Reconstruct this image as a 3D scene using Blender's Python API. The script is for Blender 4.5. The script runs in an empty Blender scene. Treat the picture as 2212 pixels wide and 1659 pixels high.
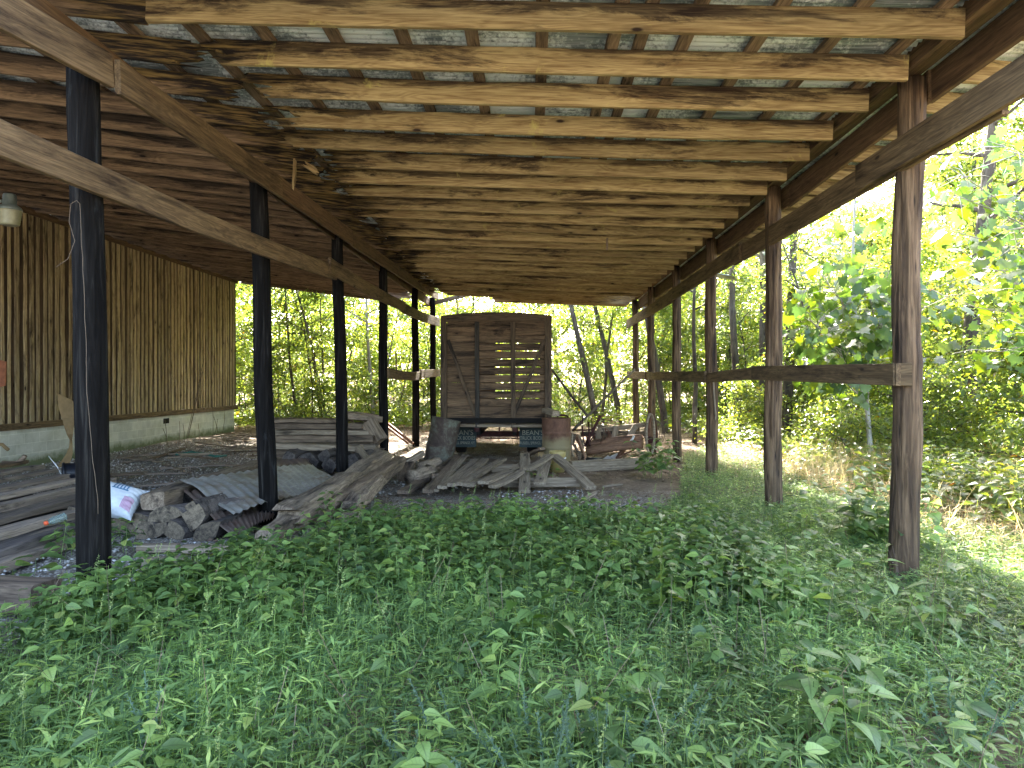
import bpy, math, random
import numpy as np
from mathutils import Vector, Matrix, Euler, noise as mn
from math import radians as rad, sin, cos, pi

random.seed(7)
rng = np.random.default_rng(11)
sc = bpy.context.scene
# ------------------------------------------------------------------ camera, sky, sun, exposure
cam_d = bpy.data.cameras.new('camera'); cam = bpy.data.objects.new('camera', cam_d)
sc.collection.objects.link(cam); sc.camera = cam
cam_d.sensor_width = 36; cam_d.lens = 36*1475/2212; cam_d.clip_end = 500; cam_d.clip_start = .05
cam.location = (0, 0, 1.6)
cam.rotation_euler = (rad(90-.17), 0, rad(1.71))
SUN_EL, SUN_AZ = rad(40), rad(2.5)
w = bpy.data.worlds.new('World'); sc.world = w; w.use_nodes = True
wn = w.node_tree.nodes; wn.clear()
sky = wn.new('ShaderNodeTexSky'); sky.sky_type = 'NISHITA'; sky.sun_disc = False
sky.sun_elevation = SUN_EL; sky.sun_rotation = SUN_AZ; sky.air_density = .75; sky.dust_density = 3.0; sky.ozone_density = .0
bg = wn.new('ShaderNodeBackground'); bg.inputs[1].default_value = .15
wo = wn.new('ShaderNodeOutputWorld')
w.node_tree.links.new(sky.outputs[0], bg.inputs[0]); w.node_tree.links.new(bg.outputs[0], wo.inputs[0])
sd = Vector((sin(SUN_AZ)*cos(SUN_EL), cos(SUN_AZ)*cos(SUN_EL), sin(SUN_EL)))
sl = bpy.data.lights.new('sun', 'SUN'); sl.energy = 5; sl.angle = rad(.5); sl.color = (1, .95, .85)
so = bpy.data.objects.new('sun', sl); sc.collection.objects.link(so)
so.rotation_euler = sd.to_track_quat('Z', 'Y').to_euler(); so.location = (5, 10, 30)
sc.view_settings.view_transform = 'Standard'; sc.view_settings.look = 'None'
sc.view_settings.exposure = 3.7; sc.view_settings.gamma = 1
sc.cycles.diffuse_bounces = 5; sc.cycles.max_bounces = 10; sc.cycles.transmission_bounces = 6

# ------------------------------------------------------------------ helpers
CM = Euler(cam.rotation_euler).to_matrix()
def ray(px, py):          # photo pixel (2212 wide) -> direction
    return CM @ Vector((px-1106, -(py-829.5), -1475))
def W(px, py, Y):         # point on that direction at depth Y
    r = ray(px, py); t = Y/r.y
    return Vector((r.x*t, Y, 1.6+r.z*t))
def G(px, py, z=0.0):     # point on that direction at height z
    r = ray(px, py); t = (z-1.6)/r.z
    return Vector((r.x*t, r.y*t, z))
WM = {}
def tag(o, label=None, cat=None, group=None, kind=None):
    if label: o['label'] = label
    if cat: o['category'] = cat
    if group: o['group'] = group
    if kind: o['kind'] = kind
    return o
def place(o, M=None, parent=None):
    M = M or Matrix.Identity(4)
    WM[o.name] = M.copy()
    if parent is not None:
        o.parent = parent; o.matrix_basis = WM[parent.name].inverted() @ M
    else: o.matrix_basis = M
    return o
def thing(name, loc, label, cat, group=None):
    o = bpy.data.objects.new(name, None); sc.collection.objects.link(o)
    o.empty_display_size = .1
    place(o, Matrix.Translation(Vector(loc)))
    return tag(o, label, cat, group)
def mesh(name, verts, faces, mat, parent=None, M=None, smooth=False):
    me = bpy.data.meshes.new(name)
    me.from_pydata([tuple(v) for v in verts], [], [tuple(f) for f in faces]); me.update()
    if mat: me.materials.append(mat)
    if smooth: me.polygons.foreach_set('use_smooth', [True]*len(me.polygons))
    o = bpy.data.objects.new(name, me); sc.collection.objects.link(o)
    return place(o, M, parent)
def np_mesh(name, v, f, mat, parent=None, M=None, smooth=False, link=True):
    """v (n,3); f (m,k) equal-sided faces"""
    me = bpy.data.meshes.new(name); v = np.asarray(v, np.float32); f = np.asarray(f, np.int32)
    m, k = f.shape
    me.vertices.add(len(v)); me.vertices.foreach_set('co', v.ravel())
    me.loops.add(m*k); me.loops.foreach_set('vertex_index', f.ravel())
    me.polygons.add(m); me.polygons.foreach_set('loop_start', np.arange(m, dtype=np.int32)*k)
    me.polygons.foreach_set('loop_total', np.full(m, k, np.int32))
    if smooth: me.polygons.foreach_set('use_smooth', np.ones(m, bool))
    me.update(calc_edges=True)
    if mat: me.materials.append(mat)
    if not link: return me
    o = bpy.data.objects.new(name, me); sc.collection.objects.link(o)
    return place(o, M, parent)
def frame_x(a, b, up=Vector((0, 0, 1)), roll=0):
    a, b = Vector(a), Vector(b); x = (b-a).normalized()
    if abs(x.dot(up)) > .98: up = Vector((0, 1, 0))
    y = up.cross(x).normalized(); z = x.cross(y)
    R = Matrix((x, y, z)).transposed()
    if roll: R = R @ Matrix.Rotation(roll, 3, 'X')
    return Matrix.Translation((a+b)/2) @ R.to_4x4(), (b-a).length
def board_geo(L, w, h, jag0=0, jag1=0, rough=.002, rows=2, sag=0, seed=0, twist=0, taper=1):
    """length along x, thickness w along y, height h along z"""
    rr = random.Random(int(seed))
    n = max(3, int(L/.35)); c = min(w, h)*.1
    if jag0 or jag1: rows = 9
    zs = [-h/2, -h/2+c] + [(-h/2+c)+(h-2*c)*i/rows for i in range(1, rows)] + [h/2-c, h/2]
    k = len(zs); V = []; F = []
    j0 = [rr.uniform(0, 1)*jag0 for _ in zs]; j1 = [rr.uniform(0, 1)*jag1 for _ in zs]
    j0b = [a+rr.uniform(-.3, .3)*jag0 for a in j0]; j1b = [a+rr.uniform(-.3, .3)*jag1 for a in j1]
    off = rr.uniform(0, 100)
    for i in range(n+1):
        t = i/n; x = -L/2+L*t
        s = -sag*4*t*(1-t)
        bow = rough*4*mn.noise(Vector((off, x*.6, 0)))
        tw = twist*(t-.5); hs = 1+(taper-1)*t
        for side in (-1, 1):
            for q, z in enumerate(zs):
                y = side*(w/2 - (c if q in (0, k-1) else 0))
                xx = x
                jj = (j0 if side < 0 else j0b)[q] if i == 0 else (-(j1 if side < 0 else j1b)[q] if i == n else 0)
                xx += jj
                zz = z*hs+rough*2*mn.noise(Vector((x*2.2+off, z*9, side)))
                yy = y+rough*mn.noise(Vector((x*3, z*7+off, side*3)))
                V.append((xx, yy*cos(tw)-zz*sin(tw)+bow, yy*sin(tw)+zz*cos(tw)+s))
    st = 2*k
    for i in range(n):
        a, b = i*st, (i+1)*st
        for q in range(k-1):
            F.append((a+q, b+q, b+q+1, a+q+1))
            F.append((a+k+q+1, b+k+q+1, b+k+q, a+k+q))
        F.append((a+k-1, b+k-1, b+2*k-1, a+2*k-1))
        F.append((a+k, b+k, b, a))
    for q in range(k-1):
        F.append((q, q+1, k+q+1, k+q)); e = n*st
        F.append((e+q+1, e+q, e+k+q, e+k+q+1))
    return V, F
_sd = [0]
def board(name, a, b, w, h, mat, parent=None, up=Vector((0, 0, 1)), roll=0, **kw):
    _sd[0] += 1
    M, L = frame_x(a, b, up, roll)
    V, F = board_geo(L, w, h, seed=_sd[0], **kw)
    return mesh(name, V, F, mat, parent, M)
def log_geo(path, radii, ns=12, rough=.08, seed=0, cap=True, facet=False):
    """path list of Vector"""
    V = []; F = []; rr = random.Random(int(seed))
    prof = [1+rough*rr.uniform(-1.5, 1.5) for _ in range(ns)] if facet else [1]*ns
    off = rr.uniform(0, 50)
    N = len(path); up = None
    for i, p in enumerate(path):
        d = (path[min(i+1, N-1)]-path[max(i-1, 0)]).normalized()
        if up is None: up = Vector((0, 0, 1)) if abs(d.z) < .9 else Vector((0, 1, 0))
        s = up.cross(d).normalized(); u = d.cross(s); up = u
        for q in range(ns):
            a = 2*pi*q/ns
            r = radii[i]*prof[q]*(1+rough*mn.noise(Vector((cos(a)*1.5+off, sin(a)*1.5, i*.8))))
            V.append(p+s*cos(a)*r+u*sin(a)*r)
    for i in range(N-1):
        for q in range(ns):
            F.append((i*ns+q, i*ns+(q+1) % ns, (i+1)*ns+(q+1) % ns, (i+1)*ns+q))
    if cap:
        F.append(tuple(range(ns-1, -1, -1))); F.append(tuple((N-1)*ns+q for q in range(ns)))
    return V, F
def tube(name, pts, r, mat, parent=None, ns=8, rough=.05, facet=False, r1=None, smooth=True, seed=None):
    pts = [Vector(p) for p in pts]; base = pts[0].copy()
    N = len(pts); r1 = r if r1 is None else r1
    _sd[0] += 1
    V, F = log_geo([p-base for p in pts], [r+(r1-r)*i/(N-1) for i in range(N)], ns, rough, seed or _sd[0], True, facet)
    return mesh(name, V, F, mat, parent, Matrix.Translation(base), smooth)
def log(name, a, b, r, mat, parent=None, ns=12, rough=.1, facet=False, n=8, r1=None, bend=0, smooth=None):
    M, L = frame_x(a, b); _sd[0] += 1
    r1 = r if r1 is None else r1
    P = [Vector((-L/2+L*i/n, bend*sin(i*1.3), bend*sin(pi*i/n))) for i in range(n+1)]
    V, F = log_geo(P, [r+(r1-r)*i/n for i in range(n+1)], ns, rough, _sd[0], True, facet)
    return mesh(name, V, F, mat, parent, M, (not facet) if smooth is None else smooth)
def lathe(name, prof, ns, mat, parent=None, M=None, smooth=True, dent=0):
    V = []; F = []
    for i, (r, z) in enumerate(prof):
        for q in range(ns):
            a = 2*pi*q/ns
            rr_ = r*(1+dent*mn.noise(Vector((cos(a)*1.3, sin(a)*1.3, z*3))))
            V.append((rr_*cos(a), rr_*sin(a), z))
    for i in range(len(prof)-1):
        for q in range(ns):
            F.append((i*ns+q, i*ns+(q+1) % ns, (i+1)*ns+(q+1) % ns, (i+1)*ns+q))
    return mesh(name, V, F, mat, parent, M, smooth)
class MB:
    def __init__(s): s.v = []; s.f = []
    def add(s, V, F, M=None):
        o = len(s.v)
        s.v += [tuple(M @ Vector(v)) if M else tuple(v) for v in V]
        s.f += [tuple(i+o for i in f) for f in F]; return s
    def box(s, x0, x1, y0, y1, z0, z1):
        V = [(x, y, z) for x in (x0, x1) for y in (y0, y1) for z in (z0, z1)]
        return s.add(V, [(0, 1, 3, 2), (4, 6, 7, 5), (0, 4, 5, 1), (2, 3, 7, 6), (0, 2, 6, 4), (1, 5, 7, 3)])
    def build(s, name, mat, parent=None, M=None, smooth=False): return mesh(name, s.v, s.f, mat, parent, M, smooth)

# ------------------------------------------------------------------ materials
class NT:
    def __init__(s, name):
        s.m = bpy.data.materials.new(name); s.m.use_nodes = True
        s.t = s.m.node_tree; s.n = s.t.nodes; s.n.clear()
        s.out = s.n.new('ShaderNodeOutputMaterial')
    def new(s, t, **kw):
        n = s.n.new('ShaderNode'+t)
        for k, v in kw.items(): setattr(n, k, v)
        return n
    def lk(s, a, b): s.t.links.new(a, b)
    def math(s, op, a, b=0.0, clamp=False):
        n = s.new('Math', operation=op, use_clamp=clamp)
        for i, x in enumerate((a, b)):
            if hasattr(x, 'links'): s.lk(x, n.inputs[i])
            else: n.inputs[i].default_value = x
        return n.outputs[0]
    def ramp(s, fac, stops, interp='LINEAR'):
        n = s.new('ValToRGB'); e = n.color_ramp.elements; n.color_ramp.interpolation = interp
        while len(e) > 1: e.remove(e[-1])
        e[0].position = stops[0][0]; e[0].color = (*stops[0][1], 1)
        for p, c in stops[1:]:
            x = e.new(p); x.color = (*c, 1)
        s.lk(fac, n.inputs[0]); return n.outputs[0]
    def mix(s, fac, a, b, mode='MIX'):
        n = s.new('Mix', data_type='RGBA', blend_type=mode)
        for i, x in ((0, fac), (6, a), (7, b)):
            if hasattr(x, 'links'): s.lk(x, n.inputs[i])
            elif i == 0: n.inputs[0].default_value = x
            else: n.inputs[i].default_value = (*x, 1)
        return n.outputs[2]
    def noise(s, vec, scale=5, detail=4, rough=.55, dist=0):
        n = s.new('TexNoise'); n.inputs['Scale'].default_value = scale; n.inputs['Detail'].default_value = detail
        n.inputs['Roughness'].default_value = rough; n.inputs['Distortion'].default_value = dist
        s.lk(vec, n.inputs['Vector']); return n.outputs['Fac']
    def mapping(s, vec, sc_=(1, 1, 1), loc=None):
        n = s.new('Mapping'); s.lk(vec, n.inputs[0]); n.inputs['Scale'].default_value = sc_
        if loc is not None: n.inputs['Location'].default_value = loc
        return n.outputs[0]
    def coords(s, island=False):
        tc = s.new('TexCoord').outputs['Object']
        oi = s.new('ObjectInfo').outputs['Random']
        if island:
            g = s.new('NewGeometry').outputs['Random Per Island']
            r = s.math('ADD', oi, g)
        else: r = oi
        c = s.new('CombineXYZ')
        s.lk(s.math('MULTIPLY', r, 91.7), c.inputs[0]); s.lk(s.math('MULTIPLY', r, 37.3), c.inputs[1]); s.lk(s.math('MULTIPLY', r, 53.9), c.inputs[2])
        v = s.new('VectorMath', operation='ADD'); s.lk(tc, v.inputs[0]); s.lk(c.outputs[0], v.inputs[1])
        return tc, v.outputs[0], r
    def finish(s, col, rough=.85, bump=None, bs=.4, bd=.01, metal=0, spec=.3):
        p = s.new('BsdfPrincipled')
        if hasattr(col, 'links'): s.lk(col, p.inputs['Base Color'])
        else: p.inputs['Base Color'].default_value = (*col, 1)
        if hasattr(rough, 'links'): s.lk(rough, p.inputs['Roughness'])
        else: p.inputs['Roughness'].default_value = rough
        p.inputs['Metallic'].default_value = metal; p.inputs['Specular IOR Level'].default_value = spec
        if bump is not None:
            b = s.new('Bump'); b.inputs['Strength'].default_value = bs; b.inputs['Distance'].default_value = bd
            s.lk(bump, b.inputs['Height']); s.lk(b.outputs[0], p.inputs['Normal'])
        s.lk(p.outputs[0], s.out.inputs[0]); return s.m
def wood(name, light, dark, stain, stain_lo=.52, stain_hi=.66, axis=0, knots=True, moss=None, moss_t=.62, var=.35, rot_x=None, grain=1.0, island=False, rough=.85, top_stain_shade=0):
    s = NT(name); tc, v, r = s.coords(island)
    lo, hi = 1.1, 17*grain
    S = [hi]*3; S[axis] = lo
    v1 = s.mapping(v, tuple(S))
    n1 = s.noise(v1, 1.6, 7, .62, .7)
    S2 = [5.5*grain]*3; S2[axis] = .5
    v2 = s.mapping(v, tuple(S2))
    warp = s.noise(v2, 1.2, 3, .5, .5)
    rings = s.math('MULTIPLY', s.math('SINE', s.math('MULTIPLY', warp, 120)), s.math('MULTIPLY', n1, 1.2))
    nf = s.noise(s.mapping(v, tuple((60 if i != axis else 1.6)*grain**.5 for i in range(3))), 1.5, 4, .7)
    g = s.math('ADD', s.math('ADD', s.math('MULTIPLY', n1, .62), s.math('MULTIPLY', nf, .3)), s.math('MULTIPLY', rings, .06), True)
    col = s.ramp(g, [(.34, dark), (.45, tuple(a*.5+b*.5 for a, b in zip(light, dark))), (.56, light)])
    S3 = [3.6]*3; S3[axis] = .6
    n3 = s.noise(s.mapping(v, tuple(S3)), 1.3, 7, .72, .5)
    if top_stain_shade:
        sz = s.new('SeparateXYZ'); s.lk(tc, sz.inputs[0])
        n3 = s.math('ADD', n3, s.math('MULTIPLY', sz.outputs[2], top_stain_shade))  # darker upward: water stain, also standing in for shade between the rafters
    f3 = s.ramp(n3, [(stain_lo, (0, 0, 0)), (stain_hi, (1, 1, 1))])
    stw = s.mix(s.ramp(s.math('ADD', s.math('MULTIPLY', n1, .6), s.math('MULTIPLY', nf, .4)), [(.42, (0, 0, 0)), (.66, (1, 1, 1))]), tuple(x*.6 for x in stain), tuple(a*.38+b*.62 for a, b in zip(light, stain)))
    col = s.mix(f3, col, stw)
    if knots:
        S4 = [4.5]*3; S4[axis] = 1.7
        vo = s.new('TexVoronoi'); s.lk(s.mapping(v, tuple(S4)), vo.inputs['Vector']); vo.inputs['Scale'].default_value = 1
        kd = s.ramp(vo.outputs['Distance'], [(.05, (1, 1, 1)), (.09, (.35, .35, .35)), (.22, (0, 0, 0))])
        col = s.mix(kd, col, tuple(x*.55 for x in stain))
    if moss:
        nm = s.noise(v, 2.3, 6, .7, .3)
        col = s.mix(s.ramp(nm, [(moss_t, (0, 0, 0)), (moss_t+.1, (1, 1, 1))]), col, moss)
    if rot_x is not None:      # rotted dark wood towards one end of the stick
        sx = s.new('SeparateXYZ'); s.lk(tc, sx.inputs[0])
        d = s.math('ADD', s.math('MULTIPLY', s.math('ABSOLUTE', s.math('SUBTRACT', sx.outputs[0], rot_x)), -1.15), 1.0)
        d = s.math('ADD', d, s.math('MULTIPLY', s.math('SUBTRACT', n3, .5), 3.0))
        col = s.mix(s.ramp(d, [(.15, (0, 0, 0)), (.6, (1, 1, 1))]), col, s.mix(s.ramp(s.noise(v1, 3, 4), [(.45, (0, 0, 0)), (.68, (1, 1, 1))]), (.01, .006, .004), (.2, .13, .04)))
    hv = s.new('HueSaturation'); s.lk(col, hv.inputs['Color'])
    s.lk(s.math('ADD', s.math('MULTIPLY', s.math('FRACT', s.math('MULTIPLY', r, 7.13)), var), 1-var*.6), hv.inputs['Value'])
    return s.finish(hv.outputs[0], rough, s.math('ADD', n1, s.math('MULTIPLY', rings, .1)), .55, .008)

TAN, TAND = (.42, .315, .145), (.17, .105, .042)
M_raft = wood('rafter wood', TAN, TAND, (.04, .019, .01), .47, .56, moss=(.46, .39, .12), moss_t=.62, rot_x=None, top_stain_shade=1.1)
M_raftR = wood('rafter wood, rotted at the lap', TAN, TAND, (.04, .019, .01), .47, .56, moss=(.46, .39, .12), moss_t=.62, rot_x=-2.75, top_stain_shade=1.1)
M_raftL = wood('old red rafter wood', (.22, .145, .08), (.065, .04, .022), (.014, .008, .005), .45, .56, rot_x=3.5, top_stain_shade=1.3)
M_beam = wood('plate beam wood', (.19, .125, .062), (.07, .044, .021), (.04, .022, .011), .5, .64, var=.25)
M_beamD = wood('dark plate beam wood', (.165, .1, .05), (.065, .038, .02), (.03, .018, .012), .55, .7, var=.2)
M_batt = wood('purlin wood', (.26, .18, .11), (.1, .065, .04), (.03, .02, .014), .5, .62)
M_grey = wood('weathered grey plank', (.33, .26, .175), (.125, .09, .058), (.045, .031, .02), .56, .7, var=.3, grain=1.3)
M_rackw = wood('dark red brown slats', (.09, .045, .035), (.05, .025, .02), (.02, .012, .01))
M_dkplank = wood('dark weathered plank', (.235, .17, .11), (.075, .05, .032), (.016, .011, .008), .5, .62, var=.45, moss=(.17, .16, .07), moss_t=.66)
M_stack = wood('stacked old planks', (.3, .235, .17), (.13, .1, .072), (.03, .022, .017), .56, .66, var=.9, moss=(.2, .18, .08), moss_t=.68, grain=1.4)
M_rotten = wood('rotten pale timber', (.35, .265, .175), (.11, .076, .05), (.035, .025, .017), .5, .65, knots=False, grain=.8)
M_fire = wood('firewood', (.13, .108, .09), (.05, .04, .033), (.02, .016, .014), .48, .62, knots=False, var=.6)
M_fend = wood('firewood split ends', (.2, .155, .1), (.085, .064, .042), (.03, .023, .016), .48, .6, knots=False, var=.4, axis=1)
M_side = wood('battens', (.52, .4, .22), (.24, .165, .085), (.06, .036, .02), .52, .66, axis=2, var=.5, island=True)
M_sideb = wood('siding boards', (.11, .072, .042), (.045, .028, .017), (.018, .011, .007), .5, .66, axis=2, var=.5, island=True)
M_truck = wood('truck box boards', (.185, .12, .066), (.07, .042, .023), (.022, .013, .008), .48, .6, var=.4, island=True)
M_truckf = wood('truck box frame', (.13, .088, .052), (.055, .037, .022), (.018, .013, .009), .5, .6, var=.3)
M_redlog = wood('red cedar logs', (.3, .165, .095), (.13, .07, .04), (.05, .03, .02), .55, .7, var=.3)
def post_mat(name, c1, c2, c3, side=None):
    s = NT(name); tc, v, r = s.coords()
    n1 = s.noise(s.mapping(v, (26, 26, 1.0)), 1, 7, .65, .6)
    n2 = s.noise(s.mapping(v, (7, 7, .8)), 1, 5, .6, .6)
    vo = s.new('TexVoronoi'); s.lk(s.mapping(v, (22, 22, 2.6)), vo.inputs['Vector']); vo.inputs['Scale'].default_value = 1
    col = s.ramp(s.math('ADD', s.math('MULTIPLY', n1, .6), s.math('MULTIPLY', n2, .45)), [(.4, c1), (.52, c2), (.66, c3)])
    col = s.mix(s.ramp(vo.outputs['Distance'], [(.05, (1, 1, 1)), (.2, (0, 0, 0))]), col, tuple(x*.35 for x in c1))
    sx = s.new('SeparateXYZ'); s.lk(tc, sx.inputs[0])
    pale = s.math('ADD', s.math('MULTIPLY', sx.outputs[2], -2.2), s.math('ADD', .75, s.math('MULTIPLY', s.math('SUBTRACT', n2, .5), 2.4)))
    if side: col = s.mix(s.ramp(pale, [(.1, (0, 0, 0)), (.8, (1, 1, 1))]), col, side)
    return s.finish(col, .8, s.math('ADD', n1, vo.outputs['Distance']), 1.0, .03)
M_pole = post_mat('round pole wood', (.018, .01, .006), (.082, .05, .026), (.24, .155, .085), (.36, .3, .22))
def tar_mat():
    s = NT('tarred black post'); tc, v, r = s.coords()
    n1 = s.noise(s.mapping(v, (20, 20, 1.2)), 1, 6, .6, .8); n2 = s.noise(s.mapping(v, (5, 5, 2)), 1, 5, .7, .8)
    col = s.ramp(n1, [(.4, (.003, .0025, .002)), (.56, (.008, .007, .006)), (.74, (.035, .032, .027))])
    col = s.mix(s.ramp(n2, [(.62, (0, 0, 0)), (.78, (1, 1, 1))]), col, (.03, .032, .032))
    n3 = s.noise(v, 3.1, 8, .8)
    col = s.mix(s.ramp(n3, [(.69, (0, 0, 0)), (.72, (1, 1, 1))]), col, (.4, .36, .24))
    return s.finish(col, .9, n1, 1.0, .02, spec=.12)
M_tar = tar_mat()
def corr_mat(name, base, ox, rust, rlo, axis=0, metal=.35):
    s = NT(name); tc, v, r = s.coords()
    S = [34]*3; S[axis] = .9
    n1 = s.noise(s.mapping(v, tuple(S)), 1.5, 7, .7, .5); n2 = s.noise(v, 1.1, 4, .6); n4 = s.noise(v, 26, 4, .7)
    col = s.ramp(n1, [(.38, base), (.6, tuple(a*.6+b*.4 for a, b in zip(base, ox)))])  # streaks along the corrugations: oxidation, also standing in for ridge shading
    f = s.math('ADD', s.math('MULTIPLY', n2, .9), s.math('MULTIPLY', n4, .5))
    col = s.mix(s.ramp(f, [(.64, (0, 0, 0)), (.76, (1, 1, 1))]), col, ox)
    n3 = s.noise(v, 1.7, 6, .7, .4)
    col = s.mix(s.ramp(n3, [(rlo, (0, 0, 0)), (rlo+.14, (1, 1, 1))]), col, rust)
    return s.finish(col, .55, n1, .15, .005, metal=metal, spec=.5)
M_roof = corr_mat('galvanised roof underside', (.09, .115, .12), (.75, .8, .78), (.1, .05, .03), .74)
M_sheet = corr_mat('grey corrugated sheet', (.27, .25, .21), (.46, .44, .38), (.22, .16, .1), .52)
M_rustsheet = corr_mat('rusty corrugated sheet', (.15, .1, .075), (.22, .17, .13), (.14, .06, .03), .5)
def rust_mat(name, a, b, c, metal=.3, grad=None):
    s = NT(name); tc, v, r = s.coords()
    n1 = s.noise(v, 3.5, 8, .7, .6); n2 = s.noise(v, 14, 6, .7)
    col = s.ramp(s.math('ADD', s.math('MULTIPLY', n1, .7), s.math('MULTIPLY', n2, .3)), [(.36, a), (.5, b), (.64, c)])
    if grad:
        sx = s.new('SeparateXYZ'); s.lk(tc, sx.inputs[0])
        t = s.math('ADD', s.math('MULTIPLY', sx.outputs[2], -3), s.math('ADD', grad[0], s.math('MULTIPLY', n1, .8)))
        col = s.mix(s.ramp(t, [(0, (0, 0, 0)), (.35, (1, 1, 1))]), col, grad[1])
    return s.finish(col, .75, n2, .3, .004, metal=metal)
M_drumL = rust_mat('rusted drum steel with pale paint', (.04, .025, .02), (.085, .062, .045), (.17, .18, .13))
M_drumR = rust_mat('rust brown drum', (.08, .04, .025), (.15, .075, .045), (.2, .11, .07), grad=(1.2, (.24, .19, .1)))
M_iron = rust_mat('dark red iron', (.025, .012, .012), (.06, .02, .018), (.11, .04, .03), .4)
M_rust = rust_mat('orange rust iron', (.07, .03, .018), (.15, .07, .04), (.24, .13, .08), .3)
def plain(name, c, rough=.6, n=.15, sc_=9, metal=0, spec=.4):
    s = NT(name); tc, v, r = s.coords()
    n1 = s.noise(v, sc_, 5, .65)
    return s.finish(s.ramp(n1, [(.3, tuple(x*(1-n*2) for x in c)), (.65, c)]), rough, n1, .15, .004, metal, spec)
M_black = plain('black rubber', (.014, .012, .01), .85, spec=.15)
M_pole2 = plain('old pole wood', (.15, .12, .09), .8, .3)
M_flap = plain('dark green rubber flap', (.012, .028, .026), .6)
M_letter = plain('worn cream lettering', (.3, .28, .2), .8, .25, 40)
M_plastic = plain('black plastic bucket', (.012, .014, .02), .4)
M_yellow = plain('dirty yellow plastic', (.42, .32, .11), .5)
M_white = plain('white plastic', (.75, .76, .74), .5, .06)
M_bag = plain('white woven sack', (.52, .55, .56), .45, .08, 30)
M_blueink = plain('blue print', (.06, .16, .26), .5); M_pinkink = plain('pink print', (.5, .22, .35), .5)
M_orange = plain('orange cap', (.8, .12, .04), .4, .03)
M_card = plain('brown cardboard', (.3, .2, .09), .85, .2, 4)
M_redpaint = plain('flaked red board', (.36, .13, .06), .7, .2, 14)
M_lampm = plain('galvanised lamp housing', (.3, .34, .3), .45, .2, 6, .5)
M_lampg = plain('dusty ribbed refractor', (.4, .38, .24), .35, .15, 10)
M_sheetlit = plain('bright bare metal', (.72, .72, .7), .35, .1, 5, .6)
M_vine = plain('dry vine stem', (.13, .095, .06), .8, .2, 30)
M_green = plain('green hose', (.02, .14, .1), .5)
M_pipe = plain('black pipe', (.01, .012, .014), .4)
M_stone = plain('gravel stone', (.4, .38, .34), .9, .25, 5)
def bark(name, a, b, c):
    s = NT(name); tc, v, r = s.coords()
    n1 = s.noise(s.mapping(v, (12, 12, 2)), 1, 7, .7, .8); n2 = s.noise(v, 1.3, 5, .6)
    col = s.ramp(n1, [(.35, a), (.55, b), (.75, c)])
    col = s.mix(s.ramp(n2, [(.55, (0, 0, 0)), (.7, (1, 1, 1))]), col, c)
    return s.finish(col, .9, n1, .8, .02)
M_bark = bark('grey brown bark', (.035, .026, .02), (.1, .078, .058), (.19, .16, .125))
M_barkp = bark('pale smooth bark', (.18, .16, .13), (.34, .31, .26), (.5, .47, .41))
def leaf(name, stops, trans=.45, tcol=None, rough=.42, spec=.5, patch=None, ribs=False, tv=2.2):
    s = NT(name)
    g = s.new('NewGeometry').outputs['Random Per Island']
    col = s.ramp(g, stops)
    tc = s.new('TexCoord').outputs['Object']
    n = s.noise(tc, .8 if patch is None else patch, 4, .6)
    hv = s.new('HueSaturation'); s.lk(col, hv.inputs['Color'])
    s.lk(s.math('ADD', s.math('MULTIPLY', n, 1.9), .05), hv.inputs['Value'])
    col = hv.outputs[0]
    if ribs:      # pale midrib and side veins
        at = s.new('Attribute', attribute_name='lf'); sp = s.new('SeparateXYZ'); s.lk(at.outputs['Vector'], sp.inputs[0])
        rib = s.ramp(sp.outputs[0], [(.84, (0, 0, 0)), (.95, (1, 1, 1))])
        vn = s.math('SINE', s.math('ADD', s.math('MULTIPLY', sp.outputs[1], 42), s.math('MULTIPLY', sp.outputs[0], 9)))
        vn = s.math('MULTIPLY', s.ramp(vn, [(.7, (0, 0, 0)), (1, (1, 1, 1))]), .5)
        f = s.math('MULTIPLY', s.math('MAXIMUM', rib, vn), s.math('GREATER_THAN', sp.outputs[2], .5))
        h3 = s.new('HueSaturation'); s.lk(col, h3.inputs['Color']); h3.inputs['Value'].default_value = .62
        col = s.mix(f, col, h3.outputs[0])
    p = s.new('BsdfPrincipled'); s.lk(col, p.inputs['Base Color']); p.inputs['Roughness'].default_value = rough
    p.inputs['Specular IOR Level'].default_value = spec
    t = s.new('BsdfTranslucent')
    h2 = s.new('HueSaturation'); s.lk(col, h2.inputs['Color']); h2.inputs['Hue'].default_value = .48 if tcol is None else tcol
    h2.inputs['Saturation'].default_value = 1.15; h2.inputs['Value'].default_value = tv
    s.lk(h2.outputs[0], t.inputs[0])
    mx = s.new('MixShader'); mx.inputs[0].default_value = trans
    s.lk(p.outputs[0], mx.inputs[1]); s.lk(t.outputs[0], mx.inputs[2]); s.lk(mx.outputs[0], s.out.inputs[0])
    return s.m
L_tree = leaf('tree leaves', [(0, (.07, .115, .035)), (.5, (.12, .17, .04)), (.85, (.17, .22, .045)), (.985, (.2, .22, .035)), (1, (.25, .13, .03))], .55, rough=.32, spec=.8)
L_far = leaf('far woodland leaves', [(0, (.1, .15, .05)), (.5, (.16, .21, .06)), (1, (.24, .28, .09))], .5)
L_syc = leaf('broad lobed leaves', [(0, (.05, .1, .03)), (.6, (.08, .15, .025)), (1, (.15, .2, .03))], .45, tv=1.7, rough=.32, spec=.8)
L_grass = leaf('stiltgrass leaves', spec=.25, stops= [(0, (.04, .08, .03)), (.35, (.1, .165, .055)), (.7, (.175, .26, .08)), (.92, (.26, .37, .1)), (1, (.4, .48, .14))], trans=.35, rough=.5)
L_weed = leaf('nettle leaves', [(0, (.055, .1, .03)), (.5, (.125, .2, .055)), (.95, (.21, .31, .08)), (1, (.3, .34, .09))], .35, rough=.45, patch=1.5, ribs=True)
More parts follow.
